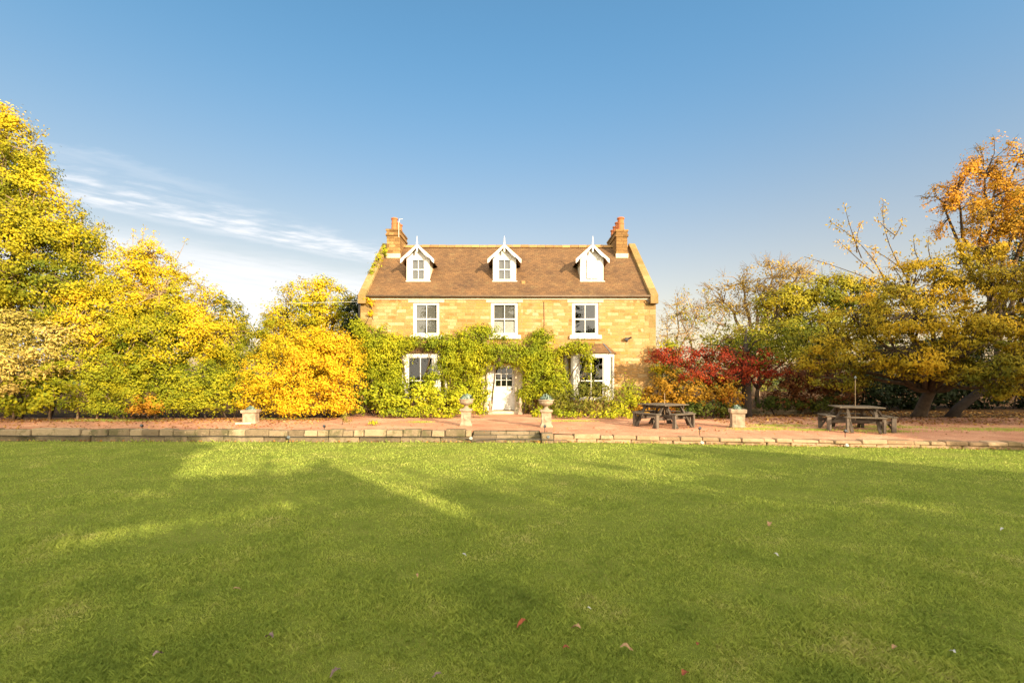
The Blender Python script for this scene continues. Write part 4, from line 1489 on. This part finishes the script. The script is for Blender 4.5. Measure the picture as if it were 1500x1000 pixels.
plant('fennel_plant', 'bright green feathery plant right of the right bay window', 'shrub', (920, 20.9),
      [(918, 575, 20, 22, 20.6), (905, 592, 24, 14, 20.4), (932, 590, 16, 14, 20.4)], 'lime', 'bark', leaf=.12, clump=.2, trunk_r=.02, seed=38, group=GB, shrub=True, aspect=.3,
      shoots=[(918, 570, 914, 548, 20.6), (924, 572, 932, 556, 20.6)])
plant('border_shrub', 'low yellow-green edging plants right of the right urn', 'shrub', (860, 20.0),
      [(830, 606, 26, 6, 19.5), (880, 607, 30, 6, 19.4), (915, 607, 18, 7, 19.5), (785, 604, 9, 10, 20.2)], 'lime', 'bark', leaf=.1, clump=.18, trunk_r=.02, seed=39, group=GB, shrub=True)
plant('dry_shrub', 'russet and green shrub at the right corner of the house', 'shrub', (955, 20.9),
      [(945, 585, 22, 18, 20.8), (968, 578, 26, 24, 20.9), (940, 600, 22, 10, 20.3), (985, 592, 26, 16, 20.3)], 'orange', 'bark', leaf=.11, clump=.22, trunk_r=.03, seed=40, group=GB, shrub=True, gap=.35)
GW = 'weeds growing in the gravel'
plant('gravel_weed', 'small upright grey-green weed in the gravel left of the steps', 'plant', (506, 17.6), [(506, 612, 5, 12, 16.9)], 'olive', 'bark', leaf=.07, clump=.12, trunk_r=.01, seed=41, group=GW, shrub=True, aspect=.3)
plant('gravel_weed', 'low bright green weed tuft in the gravel, nearer to the steps', 'plant', (547, 17.0), [(547, 619, 9, 5, 16.8)], 'lime', 'bark', leaf=.08, clump=.1, trunk_r=.01, seed=42, group=GW, shrub=True, aspect=.4)

# ------------------------------------------------------------------ trees and shrubs, right
G2 = 'trees on the right of the house'
plant('red_maple', 'deep red Japanese maple spreading beside the right house wall', 'tree', (1062, 21.6),
      [(985, 525, 34, 14, 20.6), (1020, 522, 36, 18, 20.4), (1062, 532, 46, 22, 20.0), (1105, 535, 38, 22, 20.0), (1030, 548, 48, 14, 19.8), (1085, 550, 40, 10, 19.6), (1132, 538, 34, 13, 20.3), (968, 520, 22, 12, 20.9)], 'red', 'barkdark', leaf=.095, clump=.26, dens=1.0, trunk_r=.1, seed=51, group=G2, gap=.6, aspect=.45)
plant('orange_azalea', 'orange and gold bush under the red maple', 'shrub', (1030, 20.8),
      [(1000, 570, 36, 20, 20.2), (1050, 570, 36, 20, 20.0), (1020, 588, 42, 14, 19.9), (985, 555, 26, 16, 20.5), (1068, 582, 20, 16, 19.8)], 'orange', 'barkdark', leaf=.11, clump=.24, trunk_r=.04, seed=52, group=GS, shrub=True, gap=.35)
plant('golden_acer', 'yellow-topped shrub against the right house corner', 'shrub', (985, 22.2),
      [(978, 512, 22, 14, 21.8), (975, 540, 20, 26, 21.8)], 'gold', 'bark', leaf=.11, clump=.24, trunk_r=.04, seed=53, group=GS, shrub=True, gap=.4)
plant('fern_bed', 'low green ferny plants behind the sunlit picnic table', 'shrub', (1040, 19.8),
      [(1030, 598, 38, 10, 19.5), (1065, 600, 22, 12, 19.5), (1000, 603, 22, 6, 19.3)], 'green', 'barkdark', leaf=.11, clump=.2, trunk_r=.03, seed=54, group=GS, shrub=True)
def pillar_trunk():
    x, d = (1093 - CX) / F * 20.3, 20.3
    root = empty('dark_tree', (x, d, 0), 'straight dark tree trunk with a green crown behind the square planter', 'tree', G2)
    m = MB()
    m.tube([(x - .02, d, -.1), (x, d, .35), (x + .03, d, 1.4), (x - .02, d + .1, 2.6), (x + .1, d + .2, 3.7)], [.27, .2, .17, .11, .03], 10)
    rr = random.Random(9)
    cs = []
    for k in range(26):
        h = rr.uniform(2.0, 3.5)
        a = rr.uniform(0, 6.28)
        e = Vector((x + math.cos(a) * rr.uniform(.6, 1.7), d + .6 + math.sin(a) * 1.3, h + rr.uniform(0, .5)))
        m.tube([(x, d + .1, h - .5), Vector((x, d + .1, h - .5)).lerp(e, .5) + Vector((0, 0, .15)), e], [.04, .025, .012], 5)
        cs.append(tuple(e))
    m.build('trunk', M['barkdark'], root, smooth=True)
    rng = np.random.default_rng(77)
    cs = np.array(cs)
    q, tone = foliage(rng, cs, unit(cs - np.array([x, d, 3.2])), .42, .13, .9, .5)
    np_mesh('crown', q, 4, LM['ash'], root, tone)
pillar_trunk()
plant('sumac_tree', 'sparse small tree with long drooping leaf sprays just right of the house', 'tree', (1022, 24.5),
      [(1005, 465, 34, 20, 23.6), (1050, 470, 34, 24, 23.6), (1020, 495, 40, 18, 23.8), (1075, 490, 30, 22, 23.6)], 'ash', 'barkpale', leaf=.17, clump=.34, dens=.75, fill=.6, trunk_r=.09, seed=55, group=G2, gap=.9, aspect=.3, droop=.4, spray=2,
      shoots=[(1000, 460, 975, 447, 23.6), (1015, 455, 1002, 422, 23.6), (1040, 455, 1028, 421, 23.6), (990, 475, 980, 462, 23.6), (1055, 455, 1075, 440, 23.6)])
plant('birch_tree', 'tall thin pale tree, nearly bare, behind the red maple', 'tree', (1107, 42),
      [(1130, 400, 52, 20, 41), (1085, 425, 44, 26, 41), (1150, 425, 30, 24, 41), (1060, 450, 36, 22, 41), (1110, 450, 40, 30, 41), (1165, 405, 22, 16, 41)], 'bare', 'barkpale', leaf=.17, clump=.7, dens=1.3, fill=.26, trunk_r=.27, seed=56, group=G2, gap=.5, spray=5, twig=.03, fork=.5)
plant('birch_tree', 'low bare twiggy tree just beyond the right house corner', 'tree', (985, 42),
      [(1000, 455, 30, 24, 41), (975, 490, 22, 24, 41), (1020, 475, 30, 26, 41)], 'bare', 'barkpale', leaf=.15, clump=.6, dens=1.2, fill=.12, trunk_r=.16, seed=57, group=G2, gap=.6, spray=5, twig=.024)
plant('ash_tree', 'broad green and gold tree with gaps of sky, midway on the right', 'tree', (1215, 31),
      [(1200, 428, 60, 22, 30), (1150, 440, 42, 24, 30), (1255, 432, 46, 24, 30), (1140, 470, 40, 26, 30), (1210, 470, 62, 24, 30), (1180, 500, 62, 26, 29.5), (1265, 465, 36, 28, 30), (1235, 415, 30, 13, 30)], 'ash', 'bark', leaf=.15, clump=.48, dens=1.5, fill=1.15, trunk_r=.22, seed=58, group=G2, gap=.7, low_shade=.55, spray=2)
plant('lime_tree', 'mid-height leafy green tree behind the dark trunk', 'tree', (1110, 27.5),
      [(1085, 500, 40, 24, 26.5), (1130, 500, 44, 30, 26.5), (1180, 520, 46, 28, 26), (1060, 515, 32, 20, 26.5)], 'ash', 'bark', leaf=.13, clump=.42, dens=1.1, fill=.95, trunk_r=.13, seed=59, group=G2, gap=.6)
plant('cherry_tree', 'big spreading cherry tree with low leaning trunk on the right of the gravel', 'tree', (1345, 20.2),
      [(1390, 405, 94, 31, 18.5), (1320, 440, 75, 29, 18.6), (1455, 420, 83, 35, 18), (1270, 475, 69, 25, 18.8), (1360, 475, 94, 29, 17.4), (1460, 490, 94, 31, 16.8), (1225, 505, 52, 22, 19), (1300, 520, 85, 24, 17.8), (1400, 530, 85, 21, 17), (1230, 540, 50, 15, 19), (1500, 540, 64, 24, 16.6), (1440, 370, 48, 18, 18.6), (1540, 430, 73, 49, 17), (1350, 545, 62, 13, 18), (1235, 560, 46, 14, 19), (1190, 530, 35, 15, 19.4), (1480, 572, 48, 13, 17), (1420, 550, 52, 11, 16.8)], 'cherry', 'bark', leaf=.115, clump=.34, dens=1.65, fill=1.1, flat=.5, trunk_r=.24, seed=60, group=G2, gap=.8, low_shade=.5, aspect=.42, droop=.5, spray=1, lean=(.35, -.2), fork=1.1, limb_r=.36,
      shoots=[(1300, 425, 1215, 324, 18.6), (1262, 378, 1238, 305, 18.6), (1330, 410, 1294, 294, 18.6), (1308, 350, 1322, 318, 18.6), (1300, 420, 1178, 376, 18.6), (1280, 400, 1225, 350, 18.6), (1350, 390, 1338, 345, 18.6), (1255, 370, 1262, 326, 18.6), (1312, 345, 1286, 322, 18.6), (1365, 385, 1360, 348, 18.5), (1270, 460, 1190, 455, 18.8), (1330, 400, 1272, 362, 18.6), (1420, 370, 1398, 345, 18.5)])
def leaning_trunk():
    x, d = ground_at(1392, 611)
    root = empty('leaning_tree', (x, d, 0), 'second dark leaning trunk right of the big cherry, crown lost in the shade', 'tree', G2)
    m = MB()
    pts = [(x, d, -.1), (x + .3, d, .35), (x + 1.3, d - .1, 1.2), (x + 2.3, d - .2, 2.2), (x + 3.0, d - .2, 3.4)]
    m.tube(pts, [.24, .19, .16, .13, .07], 9)
    cs = []
    rr = random.Random(5)
    for k in range(30):
        e = Vector((x + 2.6 + rr.uniform(-1.8, 2.2), d - .3 + rr.uniform(-1.2, 1.2), rr.uniform(2.4, 4.6)))
        m.tube([pts[3] if k % 2 else pts[4], Vector(pts[4]).lerp(e, .5) + Vector((0, 0, .2)), e], [.05, .03, .012], 4)
        cs.append(tuple(e))
    m.build('trunk', M['barkdark'], root, smooth=True)
    rng = np.random.default_rng(3)
    cs = np.array(cs)
    q, tone = foliage(rng, cs, unit(rng.normal(size=cs.shape)), .45, .14, .9, .5)
    np_mesh('crown', q, 4, LM['green'], root, tone)
leaning_trunk()
plant('copper_beech', 'tall rust-coloured tree with open branching, top right behind the cherry', 'tree', (1462, 29.5),
      [(1480, 240, 62, 30, 28.5), (1430, 265, 50, 26, 28.5), (1392, 290, 34, 18, 28.8), (1455, 300, 42, 34, 28), (1510, 290, 52, 60, 28), (1420, 330, 48, 28, 28), (1480, 345, 52, 40, 28), (1385, 300, 20, 10, 28.8)], 'rust', 'bark', leaf=.13, clump=.46, dens=1.3, fill=.8, trunk_r=.24, seed=61, group=G2, gap=1.05, spray=3, twig=.024,
      shoots=[(1400, 290, 1352, 302, 28.8), (1395, 300, 1362, 310, 28.8), (1410, 275, 1375, 272, 28.8)])
plant('yew_tree', 'dense dark green tree behind the top of the cherry at the right edge', 'tree', (1500, 31),
      [(1500, 320, 34, 42, 30.5), (1520, 390, 60, 60, 30.5)], 'green', 'barkdark', leaf=.18, clump=.5, dens=1.1, trunk_r=.25, seed=62, group=G2, gap=.4)
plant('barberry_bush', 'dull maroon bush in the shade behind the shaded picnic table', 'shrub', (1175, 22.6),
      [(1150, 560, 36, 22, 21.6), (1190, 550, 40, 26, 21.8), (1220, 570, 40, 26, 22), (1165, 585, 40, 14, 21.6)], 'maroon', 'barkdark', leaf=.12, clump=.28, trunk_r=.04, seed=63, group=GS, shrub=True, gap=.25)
plant('periwinkle_mound', 'low green mound over the rough stone wall', 'shrub', (1160, 21.9),
      [(1130, 590, 32, 11, 21.2), (1180, 592, 36, 10, 21.4), (1215, 590, 22, 12, 21.6)], 'green', 'barkdark', leaf=.11, clump=.22, trunk_r=.03, seed=64, group=GS, shrub=True)
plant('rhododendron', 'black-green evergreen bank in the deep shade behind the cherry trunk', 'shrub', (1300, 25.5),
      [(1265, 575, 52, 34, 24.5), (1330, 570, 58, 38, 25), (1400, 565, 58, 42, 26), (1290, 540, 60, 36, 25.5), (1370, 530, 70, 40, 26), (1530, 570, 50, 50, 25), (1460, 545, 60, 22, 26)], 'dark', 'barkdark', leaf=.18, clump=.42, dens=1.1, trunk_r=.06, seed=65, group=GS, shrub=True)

# ------------------------------------------------------------------ far wood beyond the garden
def far_wood(name, label, spans, D, mat, seed):
    rng = np.random.default_rng(seed)
    cs = []
    for x0, x1, ytop in spans:
        n = int((x1 - x0) * 1.1)
        px = rng.uniform(x0, x1, n)
        wv = np.sin(px * .11) * 5 + np.sin(px * .043 + 1) * 7 + rng.normal(size=n) * 4
        py = ytop + wv + (590 - ytop) * rng.random(n) ** 1.2
        d = D + rng.uniform(-3, 4, n)
        cs.append(np.stack([(px - CX) / F * d, d, EYE + (HOR - py) / F * d], axis=1))
    cs = np.concatenate(cs)
    q, tone = foliage(rng, cs, np.tile([0, -.6, .6], (len(cs), 1)), .85, .30, .8, .6, zmin=-.3)
    o = np_mesh(name, q, 4, LM[mat], None, tone)
    tag(o, label, 'woodland', kind='stuff')


far_wood('far_wood', 'distant yellow-green wood showing between the left trees', [(-200, 150, 420), (120, 320, 490), (300, 560, 520)], 55, 'yellowgreen', 5)
far_wood('far_wood', 'distant olive wood behind the trees on the right', [(940, 1120, 530), (1100, 1420, 500), (1480, 1640, 470)], 56, 'olive', 6)

# ------------------------------------------------------------------ trees and hedge behind the camera: they shade the lawn
def gpt(px, py):
    d = (EYE - ZL) * F / (py - HOR)
    return np.array([(px - CX) / F * d, d])


# openings in the crowns that let the low sun through in long streaks
GAPS = [(gpt(-120, 828), gpt(300, 762), .36), (gpt(300, 762), gpt(450, 733), .26), (gpt(500, 680), gpt(670, 748), .24), (gpt(640, 654), gpt(930, 697), .34),
        (gpt(345, 690), gpt(355, 655), .55), (gpt(420, 690), gpt(440, 655), .4), (gpt(280, 694), gpt(310, 660), .4), (gpt(560, 690), gpt(640, 712), .15), (gpt(480, 660), gpt(600, 668), .25)]


def in_gap(p):
    k = (p[:, 2] - ZL) / to_sun.z
    g = p[:, :2] - np.outer(k, [to_sun.x, to_sun.y])
    hit = np.zeros(len(p), bool)
    for a, b, hw in GAPS:
        ab = b - a
        t = np.clip(((g - a) @ ab) / (ab @ ab), 0, 1)
        hit |= np.linalg.norm(g - a - t[:, None] * ab, axis=1) < hw
    return hit


def shade_tree(x, y, h, r, zlow, seed, label, name='lime_tree'):
    rng = np.random.default_rng(seed)
    rr = random.Random(seed)
    root = empty(name, (x, y, ZL), label, 'tree', 'trees behind the lawn')
    m = MB()
    m.tube([(x, y, ZL - .1), (x + .1, y, zlow), (x, y, h * .8)], [.32, .24, .06], 8)
    c = np.array([x, y, (h + zlow) / 2])
    R3 = np.array([r, r, (h - zlow) / 2])
    n = int(3.6 * r * (h - zlow) / .55 ** 2)
    d = unit(rng.normal(size=(n, 3)))
    cs = c + d * R3 * rng.uniform(.2, 1.0, (n, 1)) ** .6
    for k in range(0, n, 4):
        e = Vector(cs[k])
        a = Vector((x, y, zlow + (e.z - zlow) * .5))
        m.tube([a, a.lerp(e, .5) + Vector((0, 0, .2)), e], [.06, .04, .015], 4)
    m.build('trunk', M['bark'], root, smooth=True)
    q, tone = foliage(rng, cs, d, .6, .26, 1.2, .65)
    keep = ~in_gap(q.mean(axis=1))
    q, tone = q[keep], tone[keep]
    np_mesh('crown', q, 4, LM['ash'], root, tone)


SH = [(-7, -8.5, 10.6, 3.0), (-3, -9.5, 11.4, 3.1), (1.2, -8.5, 11.3, 3.0), (5.0, -9.5, 11.4, 2.8), (8.8, -9, 7.5, 2.0), (11.6, -9.8, 7.2, 1.8), (14.0, -9, 6.9, 1.5), (16.6, -9.6, 7.3, 1.7), (19.8, -9, 8.1, 2.1), (22.8, -9.5, 6.9, 2.3), (26.0, -9, 5.4, 2.2)]
for k, (x, y, h, r) in enumerate(SH):
    shade_tree(x, y, h, r, 2.3, 200 + k, 'leafy tree behind the lawn, number %d from the left of the row' % (k + 1))
shade_tree(22.6, 3.9, 9.9, 3.3, 1.6, 220, 'leafy tree beyond the right edge of the lawn')
shade_tree(28.0, 6.8, 11.5, 4.2, 1.5, 221, 'taller leafy tree beyond the right edge of the lawn')

shade_tree(35.0, 9.5, 11.5, 4.4, 1.5, 222, 'broad leafy tree farthest beyond the right edge of the lawn')

shade_tree(-29.0, 22.0, 8.5, 4.5, 1.0, 223, 'broad yellowing tree beyond the far left end of the terrace')
shade_tree(-36.0, 19.0, 10.0, 5.0, 1.0, 224, 'taller yellowing tree farthest beyond the left end of the terrace')


def hedge(name, label, p0, p1, h, th, seed):
    rng = np.random.default_rng(seed)
    p0, p1 = np.array(p0), np.array(p1)
    L = np.linalg.norm(p1 - p0)
    root = empty(name, ((p0[0] + p1[0]) / 2, (p0[1] + p1[1]) / 2, ZL), label, 'hedge')
    n = int(L * h * 50)
    t = rng.random(n)
    nn = np.array([-(p1 - p0)[1], (p1 - p0)[0]]) / L
    off = rng.uniform(-.5, .5, n) * th
    xy = p0 + (p1 - p0) * t[:, None] + nn * off[:, None]
    z = ZL + h * (1 - rng.random(n) ** 1.2)
    cs = np.column_stack([xy, z])
    q, tone = foliage(rng, cs, np.tile([0, 0, .3], (n, 1)), .2, .15, 1.3, .6)
    np_mesh('foliage', q, 4, LM['dark'], root, tone)
    m = MB()
    for k in range(int(L / .8)):
        c = p0 + (p1 - p0) * (k + .5) / int(L / .8)
        m.tube([(c[0], c[1], ZL - .1), (c[0], c[1], ZL + h * .7)], [.05, .02], 5)
    m.build('stem', M['barkdark'], root)


hedge('clipped_hedge', 'straight clipped hedge beyond the right side of the lawn', (10.7, 4.9), (18.8, -0.9), 3.2, .9, 7)

# ------------------------------------------------------------------ grass, fallen leaves
def grass():
    rng = np.random.default_rng(42)
    N = 1300000
    # even in the picture plane: density falls with the square of the distance
    u = rng.random(N)
    d0, d1 = 1.6, 14.9
    inv = 1 / d0 + (1 / d1 - 1 / d0) * u ** .97
    d = 1 / inv
    x = (rng.random(N) * 2 - 1) * (d * 1.3 + 2.2)
    wy = np.where(x < 0, 14.22 + .018 * -x, np.where(x < 2.5, 14.22, 14.22 - .132 * (x - 2.5)))
    k = d < wy - .01
    x, d = x[k], d[k]
    n = len(x)
    wv = wobble(7)
    P = np.column_stack([x, d, np.zeros(n)])
    tuft = wv(P, .35) * .5 + wv(P * 1.31 + 3, .12) * .5 + wv(P * .7 + 9, 1.3) * .5
    h = np.clip(.024 + .028 * tuft, .008, .08) * rng.uniform(.5, 1.4, n)
    h = h * np.where(wy[k] - d < .14, 2.2, 1.0)
    wd = np.maximum(.0013, .00064 * d) * rng.uniform(.8, 1.4, n)
    a = rng.uniform(0, 6.28, n)
    lean = rng.uniform(.2, 1.15, n) * h
    la = rng.uniform(0, 6.28, n)
    b = np.column_stack([x, d, np.full(n, ZL - .002)])
    side = np.column_stack([np.cos(a), np.sin(a), np.zeros(n)]) * wd[:, None]
    tip = b + np.column_stack([np.cos(la) * lean, np.sin(la) * lean, h])
    mid = b + np.column_stack([np.cos(la) * lean * .35, np.sin(la) * lean * .35, h * .6])
    q = np.stack([b - side, b + side, mid + side * .7, tip], axis=1)
    big = np.clip(.5 + wv(P * 1.1 + 40, 2.6) * .2 + wv(P + 70, .8) * .34 + wv(P * 1.7 + 33, .3) * .3, 0, 1)
    tone = np.clip(big * .55 + rng.random(n) * .45, 0, 1)
    o = np_mesh('grass', q.reshape(-1, 3), 4, LM['blade'], None, tone)
    tag(o, 'short tufty lawn grass in front of the garden wall', 'grass', kind='stuff')


grass()


def gravel_grass():
    rng = np.random.default_rng(8)
    spots = [(8.1, 15.6, 1.1, .30), (9.6, 15.3, .8, .22), (11.5, 15.0, 1.0, .3), (9.2, 16.6, 1.3, .4), (12.5, 16.2, 1.4, .4), (15.5, 15.4, 2.0, .5), (-15.5, 18.6, 2.2, .4), (-3.4, 17.9, .5, .2), (2.2, 18.4, 1.0, .25), (-9, 19.2, 1.2, .2)]
    pts = np.concatenate([np.column_stack([rng.normal(x, a * .5, int(1100 * a)), rng.normal(y, b * .6, int(1100 * a))]) for x, y, a, b in spots])
    n = len(pts)
    h = rng.uniform(.02, .06, n)
    a = rng.uniform(0, 6.28, n)
    la = rng.uniform(0, 6.28, n)
    b = np.column_stack([pts, np.full(n, -.012)])
    side = np.column_stack([np.cos(a), np.sin(a), np.zeros(n)]) * .008
    tip = b + np.column_stack([np.cos(la) * h * .7, np.sin(la) * h * .7, h + .012])
    q = np.stack([b - side, b + side, (b + tip) / 2 + side * .6, tip], axis=1)
    tag(np_mesh('gravel_grass', q.reshape(-1, 3), 4, LM['blade'], None, .5 + .5 * rng.random(n)), 'thin grass growing through the gravel of the terrace', 'grass', kind='stuff')


gravel_grass()


def leaf_thing(px, py, size, mat, label, seed, name='fallen_leaf', cat='leaf', group='single leaves lying on the lawn'):
    x, d = ground_at(px, py, ZL + .03)
    rr = random.Random(seed)
    n = 9
    m = MB()
    ang = rr.uniform(0, 6.28)
    L, wd = size, size * rr.uniform(.4, .6)
    rows = []
    for i in range(n):
        f = i / (n - 1)
        hw = wd / 2 * math.sin(math.pi * min(1, f * .93 + .04)) ** .8 * (1 + .18 * math.sin(i * 2.6))
        zc = .05 + .022 * math.sin(f * 3.3 + rr.random()) * (size / .1)
        rows.append([(f - .5, -hw, zc + hw * rr.uniform(.35, .7)), (f - .5, 0, zc), (f - .5, hw, zc + hw * rr.uniform(.35, .7))])
    pts = []
    for r_ in rows:
        for (u, v, z) in r_:
            u *= L
            pts.append((x + u * math.cos(ang) - v * math.sin(ang), d + u * math.sin(ang) + v * math.cos(ang), ZL + z))
    m.v = pts
    for i in range(n - 1):
        for j in (0, 1):
            a = i * 3 + j
            m.f.append((a, a + 1, a + 4, a + 3))
    tag(m.build(name, mat), label, cat, group)


lf_red = plain('red_brown_leaf', (.34, .085, .025), (.18, .05, .02), .7, 30, .3)
lf_tan = plain('tan_leaf', (.42, .27, .14), (.28, .16, .07), .7, 30, .3)
lf_grey = plain('grey_brown_leaf', (.24, .17, .145), (.13, .09, .075), .8, 30, .3)
lf_white = plain('white_feather', (.5, .5, .48), (.4, .4, .38), .7, 30, .1)
for k, (px, py, sz, mt, lb) in enumerate([
        (765, 917, .10, lf_red, 'large red-brown leaf lying low in the middle of the lawn'),
        (843, 923, .085, lf_tan, 'pale tan leaf right of the large red-brown leaf'),
        (918, 954, .09, lf_tan, 'long tan leaf near the bottom of the lawn, right of centre'),
        (830, 953, .055, lf_red, 'small dark red leaf between two tan leaves'),
        (1004, 992, .09, lf_red, 'red leaf at the very bottom edge, right of centre'),
        (1022, 947, .05, lf_red, 'small red leaf lying right of the long tan leaf'),
        (394, 936, .085, lf_grey, 'curled grey-brown leaf low on the left half of the lawn'),
        (491, 989, .075, lf_grey, 'curled grey-brown leaf at the bottom edge, left of centre'),
        (232, 962, .07, lf_grey, 'dull brown leaf half sunk in the grass at lower left'),
        (347, 866, .07, lf_tan, 'orange-tan leaf on the left half of the lawn, farther up'),
        (640, 994, .065, lf_grey, 'brownish leaf standing in the grass at the bottom edge centre'),
        (611, 845, .05, lf_tan, 'small tan leaf left of the white feather'),
        (1127, 770, .10, lf_tan, 'lone tan leaf on the shaded right half of the lawn'),
        (1310, 952, .05, lf_tan, 'small tan leaf low on the right half of the lawn')]):
    leaf_thing(px, py, sz, mt, lb, 300 + k)
for k, (px, py, sz, lb) in enumerate([(680, 815, .07, 'white feather in the middle of the lawn'), (1137, 815, .08, 'thin white feather on the right half of the lawn'), (1395, 958, .07, 'white feather at the lower right of the lawn'), (1468, 777, .09, 'pale feather near the right edge of the lawn'), (863, 894, .05, 'small white feather above the tan leaf')]):
    leaf_thing(px, py, sz * .72, lf_white, lb, 330 + k, 'feather', 'feather', 'white feathers on the lawn')


def litter(name, label, pts_fn, n, size, seed):
    rng = np.random.default_rng(seed)
    p = pts_fn(rng, n)
    q = leaf_quads(rng, p, np.tile([0, 0, 1.0], (len(p), 1)) + rng.normal(size=(len(p), 3)) * .35, size, .6)
    tag(np_mesh(name, q, 4, LM['litter'], None, rng.random(len(p))), label, 'leaf litter', kind='stuff')


def under_right(rng, n):
    x = rng.uniform(7.5, 24, n)
    y = 16.6 + rng.random(n) ** .8 * 6.5 + rng.normal(size=n) * .4
    return np.column_stack([x, y, np.full(n, .028)])


def on_left(rng, n):
    x = rng.uniform(-20, -7, n)
    y = np.where(rng.random(n) < .75, 19.4 - np.abs(rng.normal(size=n)) * .9, rng.uniform(14.8, 19.5, n))
    return np.column_stack([x, y, np.full(n, .02)])


def on_wall(rng, n):
    x = rng.uniform(-17, 18, n)
    wy = np.where(x < 0, 14.22 + .018 * -x, np.where(x < 2.5, 14.22, 14.22 - .132 * (x - 2.5)))
    k = rng.random(n) < .6
    return np.column_stack([x, np.where(k, wy - np.abs(rng.normal(size=n)) * .12 - .02, wy + .35 + np.abs(rng.normal(size=n)) * 1.6), np.where(k, ZL + .05, .015)])


litter('leaf_litter', 'brown and orange fallen leaves under the trees on the right', under_right, 5200, .10, 1)
litter('leaf_litter', 'brown and yellow fallen leaves along the left shrubs', on_left, 2600, .09, 2)
litter('leaf_litter', 'scattered fallen leaves on the gravel and along the wall foot', on_wall, 1000, .075, 3)
